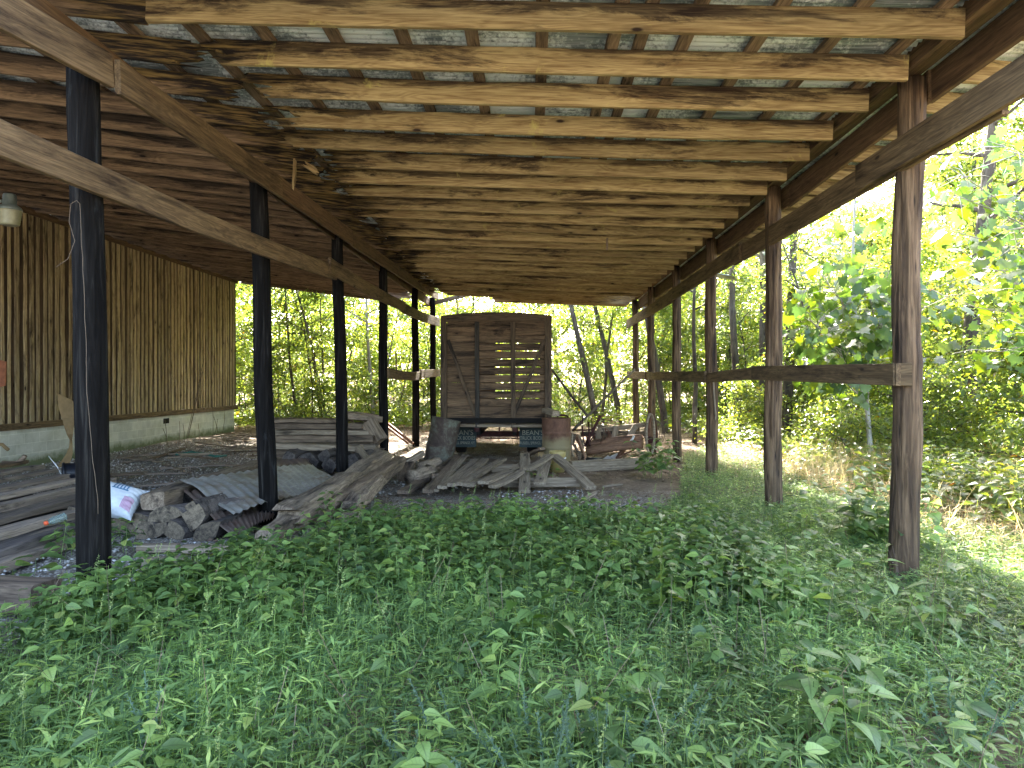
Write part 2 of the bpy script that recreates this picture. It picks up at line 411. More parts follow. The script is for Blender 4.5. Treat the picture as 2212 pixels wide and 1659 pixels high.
L_blue = leaf('blue green fine leaves', [(0, (.08, .14, .08)), (1, (.14, .21, .12))], .3, rough=.6)
L_dry = leaf('sunny weed leaves', [(0, (.1, .13, .03)), (.3, (.17, .19, .05)), (.5, (.32, .27, .12)), (.9, (.45, .36, .22)), (1, (.35, .14, .09))], .4)
L_straw = leaf('straw grass', [(0, (.2, .21, .08)), (.4, (.38, .33, .16)), (1, (.52, .44, .26))], .4)
L_seed = leaf('seed heads', [(0, (.17, .24, .08)), (1, (.28, .33, .12))], .3, rough=.7)
L_dead = leaf('dead leaves', [(0, (.08, .05, .03)), (.5, (.16, .1, .06)), (.85, (.27, .19, .12)), (1, (.4, .32, .24))], .15, rough=.6)
def ground_mat():
    s = NT('ground'); tc = s.new('TexCoord').outputs['Object']
    sx = s.new('SeparateXYZ'); s.lk(tc, sx.inputs[0]); X, Y = sx.outputs[0], sx.outputs[1]
    vo = s.new('TexVoronoi'); s.lk(tc, vo.inputs['Vector']); vo.inputs['Scale'].default_value = 38
    vc = s.new('SeparateColor'); s.lk(vo.outputs['Color'], vc.inputs[0])
    grav = s.ramp(vc.outputs[0], [(0, (.2, .175, .14)), (.45, (.38, .345, .28)), (.8, (.52, .49, .42)), (1, (.65, .62, .55))])
    grav = s.mix(s.ramp(vo.outputs['Distance'], [(.3, (0, 0, 0)), (.6, (1, 1, 1))]), grav, (.13, .11, .085))
    n1 = s.noise(tc, 2.2, 7, .7, .4); n2 = s.noise(tc, 17, 6, .75)
    dirt = s.ramp(s.math('ADD', s.math('MULTIPLY', n1, .5), s.math('MULTIPLY', n2, .5)), [(.35, (.06, .04, .024)), (.52, (.19, .13, .08)), (.68, (.4, .3, .2))])
    # gravel on the left of the shed floor and in the clearing in front of it
    a = s.math('ADD', s.math('MULTIPLY', X, -.35), s.math('MULTIPLY', s.math('SUBTRACT', n1, .5), 4.5))
    b = s.math('MULTIPLY', s.math('SUBTRACT', 21, Y), .3, True)
    m = s.math('MULTIPLY', s.math('ADD', a, -.0, True), b)
    front = s.math('MULTIPLY', s.math('SUBTRACT', -1.0, Y), .5, True)
    band = s.math('SUBTRACT', 1.25, s.math('MULTIPLY', s.math('ABSOLUTE', s.math('SUBTRACT', Y, 9.2)), .75), True)
    band = s.math('MULTIPLY', band, s.math('MULTIPLY', s.math('SUBTRACT', 3.0, X), .6, True))
    band = s.math('MULTIPLY', band, s.ramp(n1, [(.4, (.2, .2, .2)), (.6, (1, 1, 1))]))
    m = s.math('MAXIMUM', s.math('MAXIMUM', m, band), front)
    col = s.mix(m, dirt, grav)
    return s.finish(col, .95, s.math('ADD', n2, s.math('MULTIPLY', vo.outputs['Distance'], .5)), .8, .03)
M_ground = ground_mat()
def block_mat():
    s = NT('pale painted block'); tc = s.new('TexCoord').outputs['Object']
    sx = s.new('SeparateXYZ'); s.lk(tc, sx.inputs[0]); c = s.new('CombineXYZ')
    s.lk(sx.outputs[1], c.inputs[0]); s.lk(sx.outputs[2], c.inputs[1])
    br = s.new('TexBrick'); s.lk(c.outputs[0], br.inputs['Vector']); br.inputs['Scale'].default_value = 1
    br.inputs['Brick Width'].default_value = .4; br.inputs['Row Height'].default_value = .2
    br.inputs['Mortar Size'].default_value = .006; br.inputs['Mortar Smooth'].default_value = .4
    br.inputs['Color1'].default_value = (.66, .64, .54, 1); br.inputs['Color2'].default_value = (.56, .55, .47, 1)
    br.inputs['Mortar'].default_value = (.78, .76, .66, 1)
    n = s.noise(tc, 3, 7, .7)
    col = s.mix(s.ramp(n, [(.35, (.75, .75, .7)), (.65, (1, 1, 1))]), (0, 0, 0), br.outputs[0])
    col = s.mix(1.0, br.outputs[0], s.ramp(n, [(.3, (.7, .7, .64)), (.65, (1, 1, 1))]), 'MULTIPLY')
    low = s.math('ADD', s.math('MULTIPLY', sx.outputs[2], -4), s.math('MULTIPLY', n, 2.2))
    col = s.mix(s.ramp(low, [(.3, (0, 0, 0)), (1, (1, 1, 1))]), col, (.14, .16, .08))
    bf = s.math('SUBTRACT', 1.0, br.outputs['Fac'])
    return s.finish(col, .9, s.math('ADD', bf, s.math('MULTIPLY', n, .4)), .5, .008)
M_block = block_mat()
# ------------------------------------------------------------------ ground
def ground():
    n = 90
    xs = np.concatenate([np.linspace(-150, -14, 14), np.linspace(-13, 13, n), np.linspace(14, 150, 14)])
    ys = np.concatenate([np.linspace(-60, -2, 8), np.linspace(-1, 28, n), np.linspace(30, 170, 16)])
    V = []
    for y in ys:
        for x in xs:
            d = .05*mn.noise(Vector((x*.45, y*.45, 0)))+.015*mn.noise(Vector((x*2.3, y*2.3, 5)))-.03
            if abs(x) > 13 or y > 28: d += .5*mn.noise(Vector((x*.06, y*.06, 2)))
            V.append((x, y, min(d, .0) if abs(x) < 13 and y < 25 else d))
    a = len(xs)
    F = [(j*a+i, j*a+i+1, (j+1)*a+i+1, (j+1)*a+i) for j in range(len(ys)-1) for i in range(a-1)]
    tag(mesh('ground', V, F, M_ground, smooth=True), kind='structure')
ground()

# ------------------------------------------------------------------ the open pole shed
shed = thing('pole_shed', (0, 5, 0), 'long open pole shed of rough timber with a corrugated metal roof', 'shed')
LP = [(4.6, 183, 192, 204, 1240, .103), (7.65, 558, 410, 580, 1132, .100), (10.7, 729, 520, 741, 1035, .092), (13.75, 827, 580, 829, 1003, .09), (17.3, 896, 635, 899, 975, .09), (20.2, 934, 630, 936, 935, .088)]
for Y, xt, yt, xb, yb, r in LP:
    a = W(xb, yb, Y); b = W(xt, yt, Y)
    k = (b.x-a.x)/(b.z-a.z); x0 = a.x-k*a.z
    top = 3.76 if Y < 5 else (3.98 if Y < 18 else 4.1)
    tube('post', [(x0+k*z+.008*sin(z*2+Y), Y+.008*sin(z*3), z) for z in np.linspace(-.3, top, 14)], r*1.04, M_tar, shed, 18, .05, r1=r*.96)
RP = [(5.5, 1966, 180, 1953, 1245, .103), (8.5, 1671, 405, 1671, 1100, .1), (11.5, 1535, 530, 1538, 1028, .095), (14.2, 1461, 600, 1462, 1003, .09), (17.3, 1406, 632, 1408, 965, .092), (20.1, 1372, 655, 1374, 915, .09)]
for Y, xt, yt, xb, yb, r in RP:
    a = W(xb, yb, Y); b = W(xt, yt, Y)
    k = (b.x-a.x)/(b.z-a.z); x0 = a.x-k*a.z
    tube('post', [(x0+k*z+.01*sin(z*2.3+Y), Y+.01*sin(z*3), z) for z in np.linspace(-.3, 3.98, 26)], r*1.05, M_pole, shed, 30, .11, r1=r*.95)

def zr(X, Y=0):           # underside of the rafters
    if X > -2.65: return 3.95-.037*X
    return 4.05+.125*(-2.65-X)
ys = [4.6+.613*i for i in range(-1, 27)]
jit = random.Random(3)
for i, Y in enumerate(ys):
    k = i-1
    Y += jit.uniform(-.03, .03)
    xl = -2.65+jit.uniform(-.12, .1); xr = 2.8+jit.uniform(-.02, .03)
    if k == 0: xl = -2.62
    if k == 5: xl = -2.45
    if k >= 25: xl = -1.15
    broken = 1 <= k <= 24
    dz = jit.uniform(-.02, .02)
    zl_, zr_ = zr(xl+.01)+.1+dz, zr(xr)+.1+jit.uniform(-.012, .012)
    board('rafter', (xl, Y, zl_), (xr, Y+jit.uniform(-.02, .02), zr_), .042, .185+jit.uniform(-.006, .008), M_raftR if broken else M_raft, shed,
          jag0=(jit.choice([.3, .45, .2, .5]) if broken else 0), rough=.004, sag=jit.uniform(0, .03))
    # tail over the right eave
    xt = 3.16
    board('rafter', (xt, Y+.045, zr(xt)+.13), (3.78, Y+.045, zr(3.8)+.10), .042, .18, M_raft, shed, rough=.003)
ysl = [4.6+.613*i for i in range(-1, 31)]
for i, Y in enumerate(ysl):
    k = i-1
    Y += .046+jit.uniform(-.02, .03)
    xr = -2.42+jit.uniform(-.2, .15)
    if k == 0: xr = -2.63; Y -= .046
    if k > 23: xr = -3.2-.16*(k-23)+jit.uniform(-.4, .3)
    j = 0 if k == 0 else jit.choice([.2, .35, .1, .4])
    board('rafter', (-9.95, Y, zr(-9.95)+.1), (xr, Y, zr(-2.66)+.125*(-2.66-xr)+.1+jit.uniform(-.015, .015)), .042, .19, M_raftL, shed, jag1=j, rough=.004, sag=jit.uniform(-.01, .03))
# purlins lengthwise on top of the rafters
for i in range(13):
    X = -2.55+.525*i
    y1 = 20.55 if X > -1.2 else 19.6
    yb = 3.75
    board('purlin', (X, yb, zr(max(X, -2.6))+.215), (X+jit.uniform(-.03, .03), y1, zr(max(X, -2.6))+.215), .095, .04, M_batt, shed, roll=.0)
    if i == 6: board('purlin', (X+.2, yb, zr(X)+.212), (X+.2, 14, zr(X)+.212), .09, .04, M_batt, shed)
for i in range(13):
    X = -3.1-.56*i
    y1 = 23.4 if X < -5 else 20.3
    board('purlin', (X, 3.75, zr(X)+.22), (X, y1, zr(X)+.22), .095, .04, M_batt, shed)
# roof sheets, corrugations across the slope; holes where panels are gone
def roof_sheet(name, xs, y0, y1, zf, mat, amp=.011, pitch=.068, hole=None):
    ny = int((y1-y0)/pitch*6); yy = np.linspace(y0, y1, ny+1)
    V = []; F = []
    for y in yy:
        for x in xs:
            V.append((x, y, zf(x)+amp*sin(2*pi*y/pitch)))
    a = len(xs)
    for j in range(ny):
        for i in range(a-1):
            xm, ym = (xs[i]+xs[i+1])/2, (yy[j]+yy[j+1])/2
            if hole and hole(xm, ym): continue
            F.append((j*a+i, j*a+i+1, (j+1)*a+i+1, (j+1)*a+i))
    return mesh(name, V, F, mat, shed, smooth=True)
zt = lambda x: zr(max(x, -2.64))+.249
for j in range(7):
    y0 = 3.7+2.6*j; y1 = min(y0+2.66, 20.65); zz = .003*(j % 2)
    roof_sheet('roof_sheet', [-2.7, -1.6, -1.2, .5, 2.1, 2.6, 3.1, 3.93], y0, y1, lambda x, zz=zz: zt(x)+zz, M_roof,
               hole=lambda x, y: (1.9 < x < 3.15 and 18.3 < y < 19.9) or (x < -1.25 and y > 19.7))
zt2 = lambda x: zr(min(x, -2.66))+.262
for j in range(8):
    y0 = 3.7+2.6*j; y1 = min(y0+2.66, 23.5); zz = .003*(j % 2)
    roof_sheet('roof_sheet', [-10.3, -8, -5.1, -4, -3.2, -2.6], y0, y1, lambda x, zz=zz: zt2(x)+zz, M_roof,
               hole=lambda x, y: (x > -5.2 and y > 20.4) or (x > -3.3 and y > 19.7))
# plates and girts: (x, y, z bottom) -> boards nailed along the posts
def along(name, p, q, h, t=.042, mat=M_beam, **kw):
    board(name, (p[0], p[1], p[2]+h/2), (q[0], q[1], q[2]+h/2), t, h, mat, shed, **kw)
def PX(px, Y): return W(px, 800, Y).x
Lx = -2.9
along('plate_board', (Lx-.01, 2.5, 3.40), (W(192, 300, 4.5).x+.10, 4.58, 3.61), .225)
along('plate_board', (Lx+.02, 4.66, 3.60), (Lx+.02, 7.74, 3.71), .235)
along('plate_board', (Lx-.03, 7.55, 3.74), (Lx, 10.9, 3.80), .235, mat=M_beamD)
along('plate_board', (Lx-.03, 10.92, 3.80), (Lx+.05, 17.6, 3.93), .22, mat=M_beamD)
along('plate_board', (Lx+.02, 17.5, 3.95), (Lx+.06, 20.5, 4.07), .2)
along('plate_board', (-3.13, 2.5, 3.82), (-3.1, 12, 3.83), .22, mat=M_beamD)
along('plate_board', (-3.1, 12.02, 3.83), (-3.05, 20.4, 3.85), .22, mat=M_beamD)
along('girt', (Lx-.03, 2.4, 2.82), (Lx+.03, 9.9, 3.09), .2, sag=.05)
along('girt', (Lx+.05, 9.5, 3.13), (Lx+.05, 15.2, 3.17), .22, sag=.04)
along('girt', (Lx+.02, 14.9, 3.13), (Lx+.06, 17.7, 3.16), .23)
along('girt', (Lx+.03, 17.75, 3.17), (Lx+.1, 20.5, 3.27), .25)
along('plate_board', (3.15, 2.5, 3.82), (3.14, 5.5, 3.80), .25, mat=M_beamD)
along('plate_board', (3.12, 5.45, 3.80), (3.14, 8.45, 3.74), .25, mat=M_beamD)
for a, b in ((8.4, 11.5), (11.45, 14.25), (14.2, 17.3), (17.25, 20.2)):
    along('plate_board', (3.13, a, 3.75), (3.12, b, 3.72), .25, mat=M_beamD)
along('plate_board', (2.86, 2.5, 3.97), (2.86, 8.5, 3.965), .2, .045, mat=M_beamD)
along('plate_board', (2.86, 8.52, 3.965), (2.86, 20.4, 3.95), .2, .045, mat=M_beamD)
along('plate_board', (2.995, 2.5, 4.02), (2.995, 20.4, 4.0), .12, .14, mat=M_beamD)
board('roof_sheet_corner', (3.9, 15.6, 4.05), (4.5, 15.3, 3.9), .9, .01, M_roof, shed, jag1=.1)
along('girt', (2.86, 2.4, 3.26), (2.86, 6.1, 3.27), .235)
along('girt', (2.91, 4.3, 3.25), (2.9, 9.9, 3.27), .235)
along('girt', (2.86, 9.5, 3.28), (2.87, 14.4, 3.27), .24)
along('girt', (2.9, 14.2, 3.24), (2.88, 20.9, 3.22), .26)
# knee-height side rails half way up
along('side_rail', (2.84, 5.38, 1.57), (2.86, 8.95, 1.63), .175, mat=M_beam)
along('side_rail', (2.89, 8.45, 1.64), (2.90, 11.6, 1.59), .16)
along('side_rail', (2.85, 11.35, 1.59), (2.87, 17.5, 1.66), .19)
along('side_rail', (2.84, 17.2, 1.66), (2.86, 20.6, 1.72), .2)
board('rail_end_block', (2.815, 5.42, 1.658), (2.93, 5.36, 1.658), .04, .18, M_beam, shed)
along('side_rail', (-2.91, 13.7, 1.68), (-2.86, 17.4, 1.66), .2, sag=.03)
along('side_rail', (-2.84, 17.3, 1.7), (-2.8, 20.5, 1.77), .21)
# loose strips and splinters
board('hanging_strip', W(855, 758, 14.6), W(857, 820, 14.6), .03, .04, M_batt, shed)
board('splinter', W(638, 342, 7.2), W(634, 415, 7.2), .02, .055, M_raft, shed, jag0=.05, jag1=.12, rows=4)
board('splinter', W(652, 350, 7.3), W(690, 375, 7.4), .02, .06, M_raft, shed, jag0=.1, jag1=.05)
board('splinter', W(1311, 515, 9), W(1311, 541, 9), .02, .07, M_batt, shed, jag1=.02)
board('splinter', W(1540, 1, 10.5)+Vector((0, 0, -.0)), W(1541, 1, 10.9), .01, .01, M_batt, shed) if False else None
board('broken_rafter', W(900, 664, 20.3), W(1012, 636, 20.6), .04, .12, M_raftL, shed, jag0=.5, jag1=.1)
board('hanging_strip', W(987, 645, 20.7), W(989, 684, 20.7), .04, .05, M_batt, shed)
board('splinter', W(1540, 812, 11.38), W(1546, 903, 11.38), .02, .05, M_grey, shed, jag1=.18)
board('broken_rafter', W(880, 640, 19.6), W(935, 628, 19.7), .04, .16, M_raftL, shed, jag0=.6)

# ------------------------------------------------------------------ closed building on the left
bld = thing('barn_building', (-9.9, 15, 0), 'closed barn with brown board and batten siding on a pale block base', 'barn')
XW = -9.85
F0 = MB().box(XW-.2, XW-.03, 3.0, 22.35, -.3, .70).box(XW-7, XW-.2, 22.15, 22.35, -.3, .7)
F0.build('block_foundation', M_block, bld)
m = MB(); y = 3.0; rr = random.Random(5)
while y < 22.45:
    wd = rr.uniform(.12, .2); m.box(XW-.04, XW-.012+rr.uniform(-.006, .004), y, min(y+wd-.006, 22.45), .70, 5.02); y += wd
m.box(XW-.06, XW-.045, 3.0, 22.45, .7, 5.02)
m.build('siding_boards', M_sideb, bld)
m = MB(); y = 3.05
while y < 22.4:
    wd = rr.uniform(.065, .115); n = 16; z0, z1 = .78, 4.98
    off = rr.uniform(0, 99); lean = rr.uniform(-.035, .035); V = []; F = []
    for i in range(n+1):
        z = z0+(z1-z0)*i/n; c = y+lean*i/n+.018*mn.noise(Vector((off, z*.7, 0)))
        a = wd/2*(1+.35*mn.noise(Vector((off, z*1.6, 3)))); b = wd/2*(1+.35*mn.noise(Vector((off, z*1.9, 9))))
        V += [(XW-.012, c-a, z), (XW+.014, c-a+.004, z), (XW+.014, c+b-.004, z), (XW-.012, c+b, z)]
    for i in range(n):
        for q in range(3): F.append((i*4+q, i*4+q+1, i*4+q+5, i*4+q+4))
    F += [(0, 3, 2, 1), (n*4, n*4+1, n*4+2, n*4+3)]
    m.add(V, F); y += wd+rr.uniform(.06, .125)
m.build('battens', M_side, bld)
board('sill_board', (XW+.01, 3, .75), (XW+.01, 14.5, .75), .05, .13, M_beam, bld)
board('sill_board', (XW+.01, 14.52, .755), (XW+.01, 22.5, .76), .05, .13, M_beam, bld)
board('top_trim', (XW+.035, 3, 4.93), (XW+.035, 12.6, 4.93), .03, .12, M_beamD, bld, rough=.008)
board('top_trim', (XW+.035, 12.65, 4.93), (XW+.035, 22.5, 4.93), .03, .12, M_beamD, bld)
MB().box(XW-7, XW-.06, 22.36, 22.45, .7, 5).box(XW-7.1, XW-7, 3, 22.45, -.2, 5).box(XW-7, XW-.06, 3, 3.1, -.2, 5).build('far_walls', M_sideb, bld)
m = MB(); m.add([(XW-.5, 2.5, 5.2), (XW-.5, 23.5, 5.2), (XW-7.5, 23.5, 6.1), (XW-7.5, 2.5, 6.1)], [(0, 1, 2, 3)]); m.build('roof', M_roof, bld)
MB().box(XW-.04, XW-.022, 18.0, 18.28, .48, .62).build('vent', M_black, bld)

# ------------------------------------------------------------------ old truck with wooden box
YT = 14.3
def tx(px, Y=YT): return W(px, 800, Y).x
def tz(py, Y=YT): return W(1072, py, Y).z
trk = thing('farm_truck', (-.75, 16, 0), 'old farm truck seen from behind with a tall weathered wooden box body', 'truck')
xa, xb_ = tx(953), tx(1192); zb, ztp = tz(912), tz(690)
xw0, xw1 = tx(966), tx(1179)
pl = MB(); rr = random.Random(9); N = 13; ph = (ztp-zb)/N
for i in range(N):
    z0 = zb+i*ph; z1 = z0+ph
    for (x0, x1, seg) in ((xw0, tx(1030), 0), (tx(1032), xw1, 1)):
        g = .022 if (seg == 1 and 2 <= i <= 9) else .004
        g0 = g*rr.uniform(.5, 1.3)
        M, L = frame_x((x0, YT, (z0+z1)/2), (x1, YT, (z0+z1)/2+rr.uniform(-.004, .004)))
        V, F = board_geo(L, .022, ph-g0, seed=i*7+seg, rough=.004)
        pl.add(V, F, M)
pl.build('rear_planks', M_truck, trk)
def tb(name, p, q, w_, h_, mat=M_truckf, **kw): return board(name, p, q, w_, h_, mat, trk, up=Vector((0, -1, 0)), **kw)
yf = YT-.04
tb('corner_stake', (tx(959), yf, zb-.0), (tx(959), yf, ztp+.03), .13, .06)
tb('corner_stake', (tx(1184), yf, zb), (tx(1184), yf, ztp+.03), .14, .06)
M_dkstake = wood('dark stained stake', (.06, .05, .038), (.022, .02, .016), (.012, .011, .009))
tb('stake', (tx(1031), yf, zb-.12), (tx(1031), yf, ztp-.05), .09, .05, M_dkstake)
tb('stake', (tx(1109), yf, zb-.12), (tx(1108), yf, ztp-.05), .1, .05)
tb('diagonal_brace', (tx(968), yf-.008, tz(735)), (tx(1027), yf-.008, tz(897)), .07, .03)
tb('diagonal_brace', (tx(1176), yf-.008, tz(735)), (tx(1112), yf-.008, tz(893)), .07, .03)
# arched head rail
V = []; F = []; n = 20
for i in range(n+1):
    t = i/n; x = xa+(xb_-xa)*t; zt_ = tz(682)+.07*(1-(2*t-1)**2)+.008*mn.noise(Vector((x*6, 0, 0))); zl = ztp-.03
    for yy in (YT-.055, YT+.0): V += [(x, yy, zl), (x, yy, zt_)]
for i in range(n):
    a = i*4; F += [(a, a+4, a+5, a+1), (a+2, a+3, a+7, a+6), (a+1, a+5, a+7, a+3), (a, a+2, a+6, a+4)]
F += [(0, 1, 3, 2), (n*4, n*4+2, n*4+3, n*4+1)]
mesh('head_rail', V, F, M_truckf, trk)
board('bottom_rail', (xa-.02, yf-.02, tz(908)), (xb_+.02, yf-.02, tz(908)), .05, .11, M_black, trk)
board('floor_edge', (xa-.02, yf+.03, tz(919)), (xb_+.02, yf+.03, tz(920)), .1, .06, M_grey, trk)
YF = YT+4.4
s = MB()
for x, sg in ((xa, 1), (xb_, -1)):
    z = zb
    for i in range(N): s.box(x, x+sg*.022, YT+.02, YF, z+.002, z+ph-.004); z += ph
s.build('side_planks', M_truck, trk)
s = MB()   # front wall with an opening
ox0, ox1 = -.05, 1.6
ox0, ox1 = W(1070, 800, YF).x, W(1166, 800, YF).x
s.box(xa, ox0, YF, YF+.03, zb, ztp+.05)
if ox1 < xb_: s.box(ox1, xb_, YF, YF+.03, zb, ztp+.05)
s.box(ox0, min(ox1, xb_), YF, YF+.03, zb, 1.1).box(ox0, min(ox1, xb_), YF, YF+.03, 2.85, ztp+.05)
s.build('front_planks', M_truck, trk)
V = []; F = []
for i in range(n+1):
    t = i/n; x = xa+(xb_-xa)*t; z = tz(682)+.07*(1-(2*t-1)**2)-.01
    V += [(x, YT, z), (x, YF+.05, z), (x, YT, z-.03), (x, YF+.05, z-.03)]
for i in range(n):
    a = i*4; F += [(a, a+4, a+5, a+1), (a+2, a+3, a+7, a+6)]
F += [(0, 2, 6, 4)][:0]
mesh('box_roof', V, F, M_truckf, trk)
MB().box(xa, xb_, YT, YF, zb-.09, zb-.03).build('box_floor', M_truckf, trk)
fr = MB(); xc = (xa+xb_)/2
for sx_ in (-.42, .34): fr.box(xc+sx_, xc+sx_+.08, YT+.1, YF+2.0, zb-.28, zb-.1)
fr.build('chassis', M_black, trk)
for px in (1030, 1112): MB().box(tx(px)-.05, tx(px)+.05, YT-.06, YT-.02, tz(932), tz(917)).build('hinge_block', M_iron, trk)
YM = 14.75
def text_mesh(name, body, size, mat, parent, M, ext=.002, sx=1.0):
    cu = bpy.data.curves.new(name, 'FONT'); cu.body = body; cu.size = size; cu.extrude = ext
    cu.align_x = 'CENTER'; cu.align_y = 'CENTER'; cu.space_line = .95; cu.offset = 0
    tmp = bpy.data.objects.new(name+'_src', cu); sc.collection.objects.link(tmp)
    me = bpy.data.meshes.new_from_object(tmp.evaluated_get(bpy.context.evaluated_depsgraph_get()))
    bpy.data.objects.remove(tmp); bpy.data.curves.remove(cu)
    for v in me.vertices: v.co.x *= sx
    me.materials.clear(); me.materials.append(mat)
    o = bpy.data.objects.new(name, me); sc.collection.objects.link(o)
    return place(o, M, parent)
for x0p, x1p, cx in ((958, 1029, 999), (1122, 1186, 1151)):
    x0, x1 = W(x0p, 900, YM).x, W(x1p, 900, YM).x; z0, z1 = W(1072, 966, YM).z, W(1072, 920, YM).z
    fl = MB().box(x0, x1, YM, YM+.012, z0, z1).build('mud_flap', M_flap, trk)
    cxx = W(cx, 900, YM).x
    for body, py, size, k in (("BEAN'S", 935, .150, 1.0), ("TRUCK BODIES", 946.5, .112, .72), ("RUSSELL SPRINGS, KY.", 957, .086, .66)):
        Mx = Matrix.Translation((cxx, YM-.004, W(1072, py, YM).z)) @ Matrix.Rotation(pi/2, 4, 'X')
        text_mesh('lettering', body, size, M_letter, fl, Mx, .002, k)
    tw = 'wheel'
for x in (tx(995, 15.3), tx(1150, 15.3)):
    M = Matrix.Translation((x, 15.45, .42)) @ Matrix.Rotation(pi/2, 4, 'Y')
    prof = [(.2, -.11), (.38, -.12), (.42, -.08), (.43, 0), (.42, .08), (.38, .12), (.2, .11)]
    wh = lathe('wheel', prof, 28, M_black, trk, M)
    lathe('rim', [(.0, -.04), (.1, -.05), (.2, -.09), (.21, .09), (.1, .03), (0, .04)], 24, M_iron, wh, M)
MB().box(tx(995, 15.3), tx(1150, 15.3), 15.38, 15.5, .36, .48).build('axle', M_iron, trk)

# slatted rack standing behind the truck, seen under the box
YR = 19.6
rk = thing('slatted_rack', (W(1075, 940, YR).x, YR, 0), 'dark red slatted rack standing on the ground behind the truck, seen under its box', 'rack')
for py in (918, 932, 946, 958):
    board('slat', W(1028, py, YR), W(1126, py+1, YR), .03, .055, M_rackw, rk)
for px in (1036, 1079, 1118):
    board('upright', W(px, 968, YR+.05), W(px, 912, YR+.05), .05, .05, M_rackw, rk)
# ------------------------------------------------------------------ drums, bucket, blocks by the truck
def drum(label, base, top_dir, mat, r=.29, h=.88, dent=.03):
    d = thing('steel_drum', base, label, 'drum')
    z = Vector(top_dir).normalized(); x = Vector((1, 0, 0)); y = z.cross(x).normalized(); x = y.cross(z)
    M = Matrix.Translation(Vector(base)) @ Matrix((x, y, z)).transposed().to_4x4()
    prof = [(0, .01), (r-.015, .01), (r, 0), (r+.006, .008), (r+.002, .02)]
    for k in range(1, 40):
        zz = .02+(h-.04)*k/40; b = sum(.014*math.exp(-((zz-c)/.014)**2) for c in (h*.34, h*.66))
        prof.append((r+b, zz))
    prof += [(r+.008, h-.012), (r+.01, h), (r-.01, h+.002)]
    lathe('drum_shell', prof, 40, mat, d, M, dent=dent)
    lathe('drum_lid', [(r-.011, h-.001), (r-.013, h-.018), (.1, h-.02), (0, h-.02)], 40, mat, d, M)
    return d
drum('rusty steel drum leaning beside the left mud flap', G(943, 1000)+Vector((0, .2, 0)), (.2, .05, 1), M_drumL)
drum('upright rust brown drum with a tan lower half, beside the right mud flap', G(1203, 1001)+Vector((0, .25, 0)), (0, 0, 1), M_drumR, r=.285)
dt = G(1203, 1001)+Vector((0, .25, .88))
tag(board('wood_block', dt+Vector((-.02, -.3, .10)), dt+Vector((-.22, .35, .14)), .14, .1, M_grey), 'squared timber chunk lying on top of the tan and rust drum', 'timber')
tag(tube('iron_ring', [dt+Vector((.12+.11*cos(a), -.05+.11*sin(a), .02+.04*abs(sin(a)))) for a in np.linspace(0, 6.28, 18)], .014, M_iron), 'rusty iron ring on top of the tan and rust drum', 'ring')
bk = thing('bucket', G(1204, 1018, 0), 'dirty yellow plastic bucket in front of the right drum', 'bucket')
b0 = G(1204, 1019, 0)
lathe('bucket_body', [(0, .0), (.125, 0), (.145, .3), (.15, .31), (.15, .365), (.142, .37), (.135, .32), (.12, .02), (0, .015)], 28, M_yellow, bk, Matrix.Translation(b0))
lathe('rim_band', [(.151, .235), (.156, .237), (.157, .257), (.152, .26), (.149, .25)], 28, M_white, bk, Matrix.Translation(b0))
tag(board('wood_block', G(1170, 1012, .0)+Vector((0, .9, .12)), G(1188, 1000, 0)+Vector((0, .5, .2)), .12, .18, M_card), 'tan wedge of wood leaning on the right drum behind the planks', 'wood block')

# ------------------------------------------------------------------ fan of loose planks in front of the truck
def P(n_, f_, zn, zf): return G(848+n_[0]*.2667, 848+n_[1]*.2667, zn), G(848+f_[0]*.2667, 848+f_[1]*.2667, zf)
fan = [
 ((80, 808), (505, 532), .04, .16, .17, .05, M_dkplank, 'dark plank at the left end of the fan of planks, lying lowest'),
 ((285, 800), (535, 525), .05, .2, .15, .05, M_dkplank, 'dark brown plank second from the left in the fan of planks'),
 ((345, 795), (588, 508), .05, .24, .1, .035, M_grey, 'narrow twisted plank with a split end, third in the fan of planks'),
 ((400, 768), (675, 545), .1, .17, .14, .045, M_grey, 'grey plank fourth from the left in the fan of planks'),
 ((480, 748), (752, 540), .14, .19, .13, .05, M_grey, 'short pale square-ended plank just left of the middle of the fan'),
 ((555, 742), (895, 540), .14, .16, .14, .05, M_grey, 'long grey plank reaching furthest back in the middle of the fan'),
 ((615, 750), (1030, 600), .14, .17, .14, .05, M_grey, 'grey plank right of the middle of the fan, lying flat'),
 ((735, 730), (1080, 570), .18, .25, .17, .045, M_grey, 'wide bowed plank with a rounded end in the fan of planks'),
 ((805, 762), (1040, 640), .12, .24, .12, .05, M_grey, 'lower plank poking out from under the wide bowed plank'),
 ((1070, 800), (1070, 502), .03, .36, .17, .05, M_grey, 'cracked plank standing up toward the drum, pointing straight at the viewer'),
 ((1190, 738), (1255, 512), .1, .33, .17, .045, M_grey, 'plank beside the cracked one, leaning back by the yellow bucket'),
 ((1610, 772), (1305, 512), .04, .36, .17, .055, M_grey, 'plank slanting down to the right from the yellow bucket'),
 ((1085, 620), (1278, 508), .27, .4, .13, .045, M_grey, 'raised plank crossing behind the cracked plank toward the bucket'),
 ((1100, 600), (1190, 520), .12, .3, .14, .05, M_dkplank, 'dim plank beneath the raised crossing plank'),
 ((1080, 515), (1215, 455), .1, .3, .12, .05, M_dkplank, 'short dark plank propped behind the cracked plank by the right mud flap'),
]
for n_, f_, zn, zf, w_, t_, mt, lab in fan:
    a, b = P(n_, f_, zn, zf)
    o = board('plank', a, b, w_, t_, mt, twist=.1*jit.uniform(-1, 1), sag=jit.uniform(-.02, .03))
    tag(o, lab, 'plank', 'loose planks fanned out before the truck')
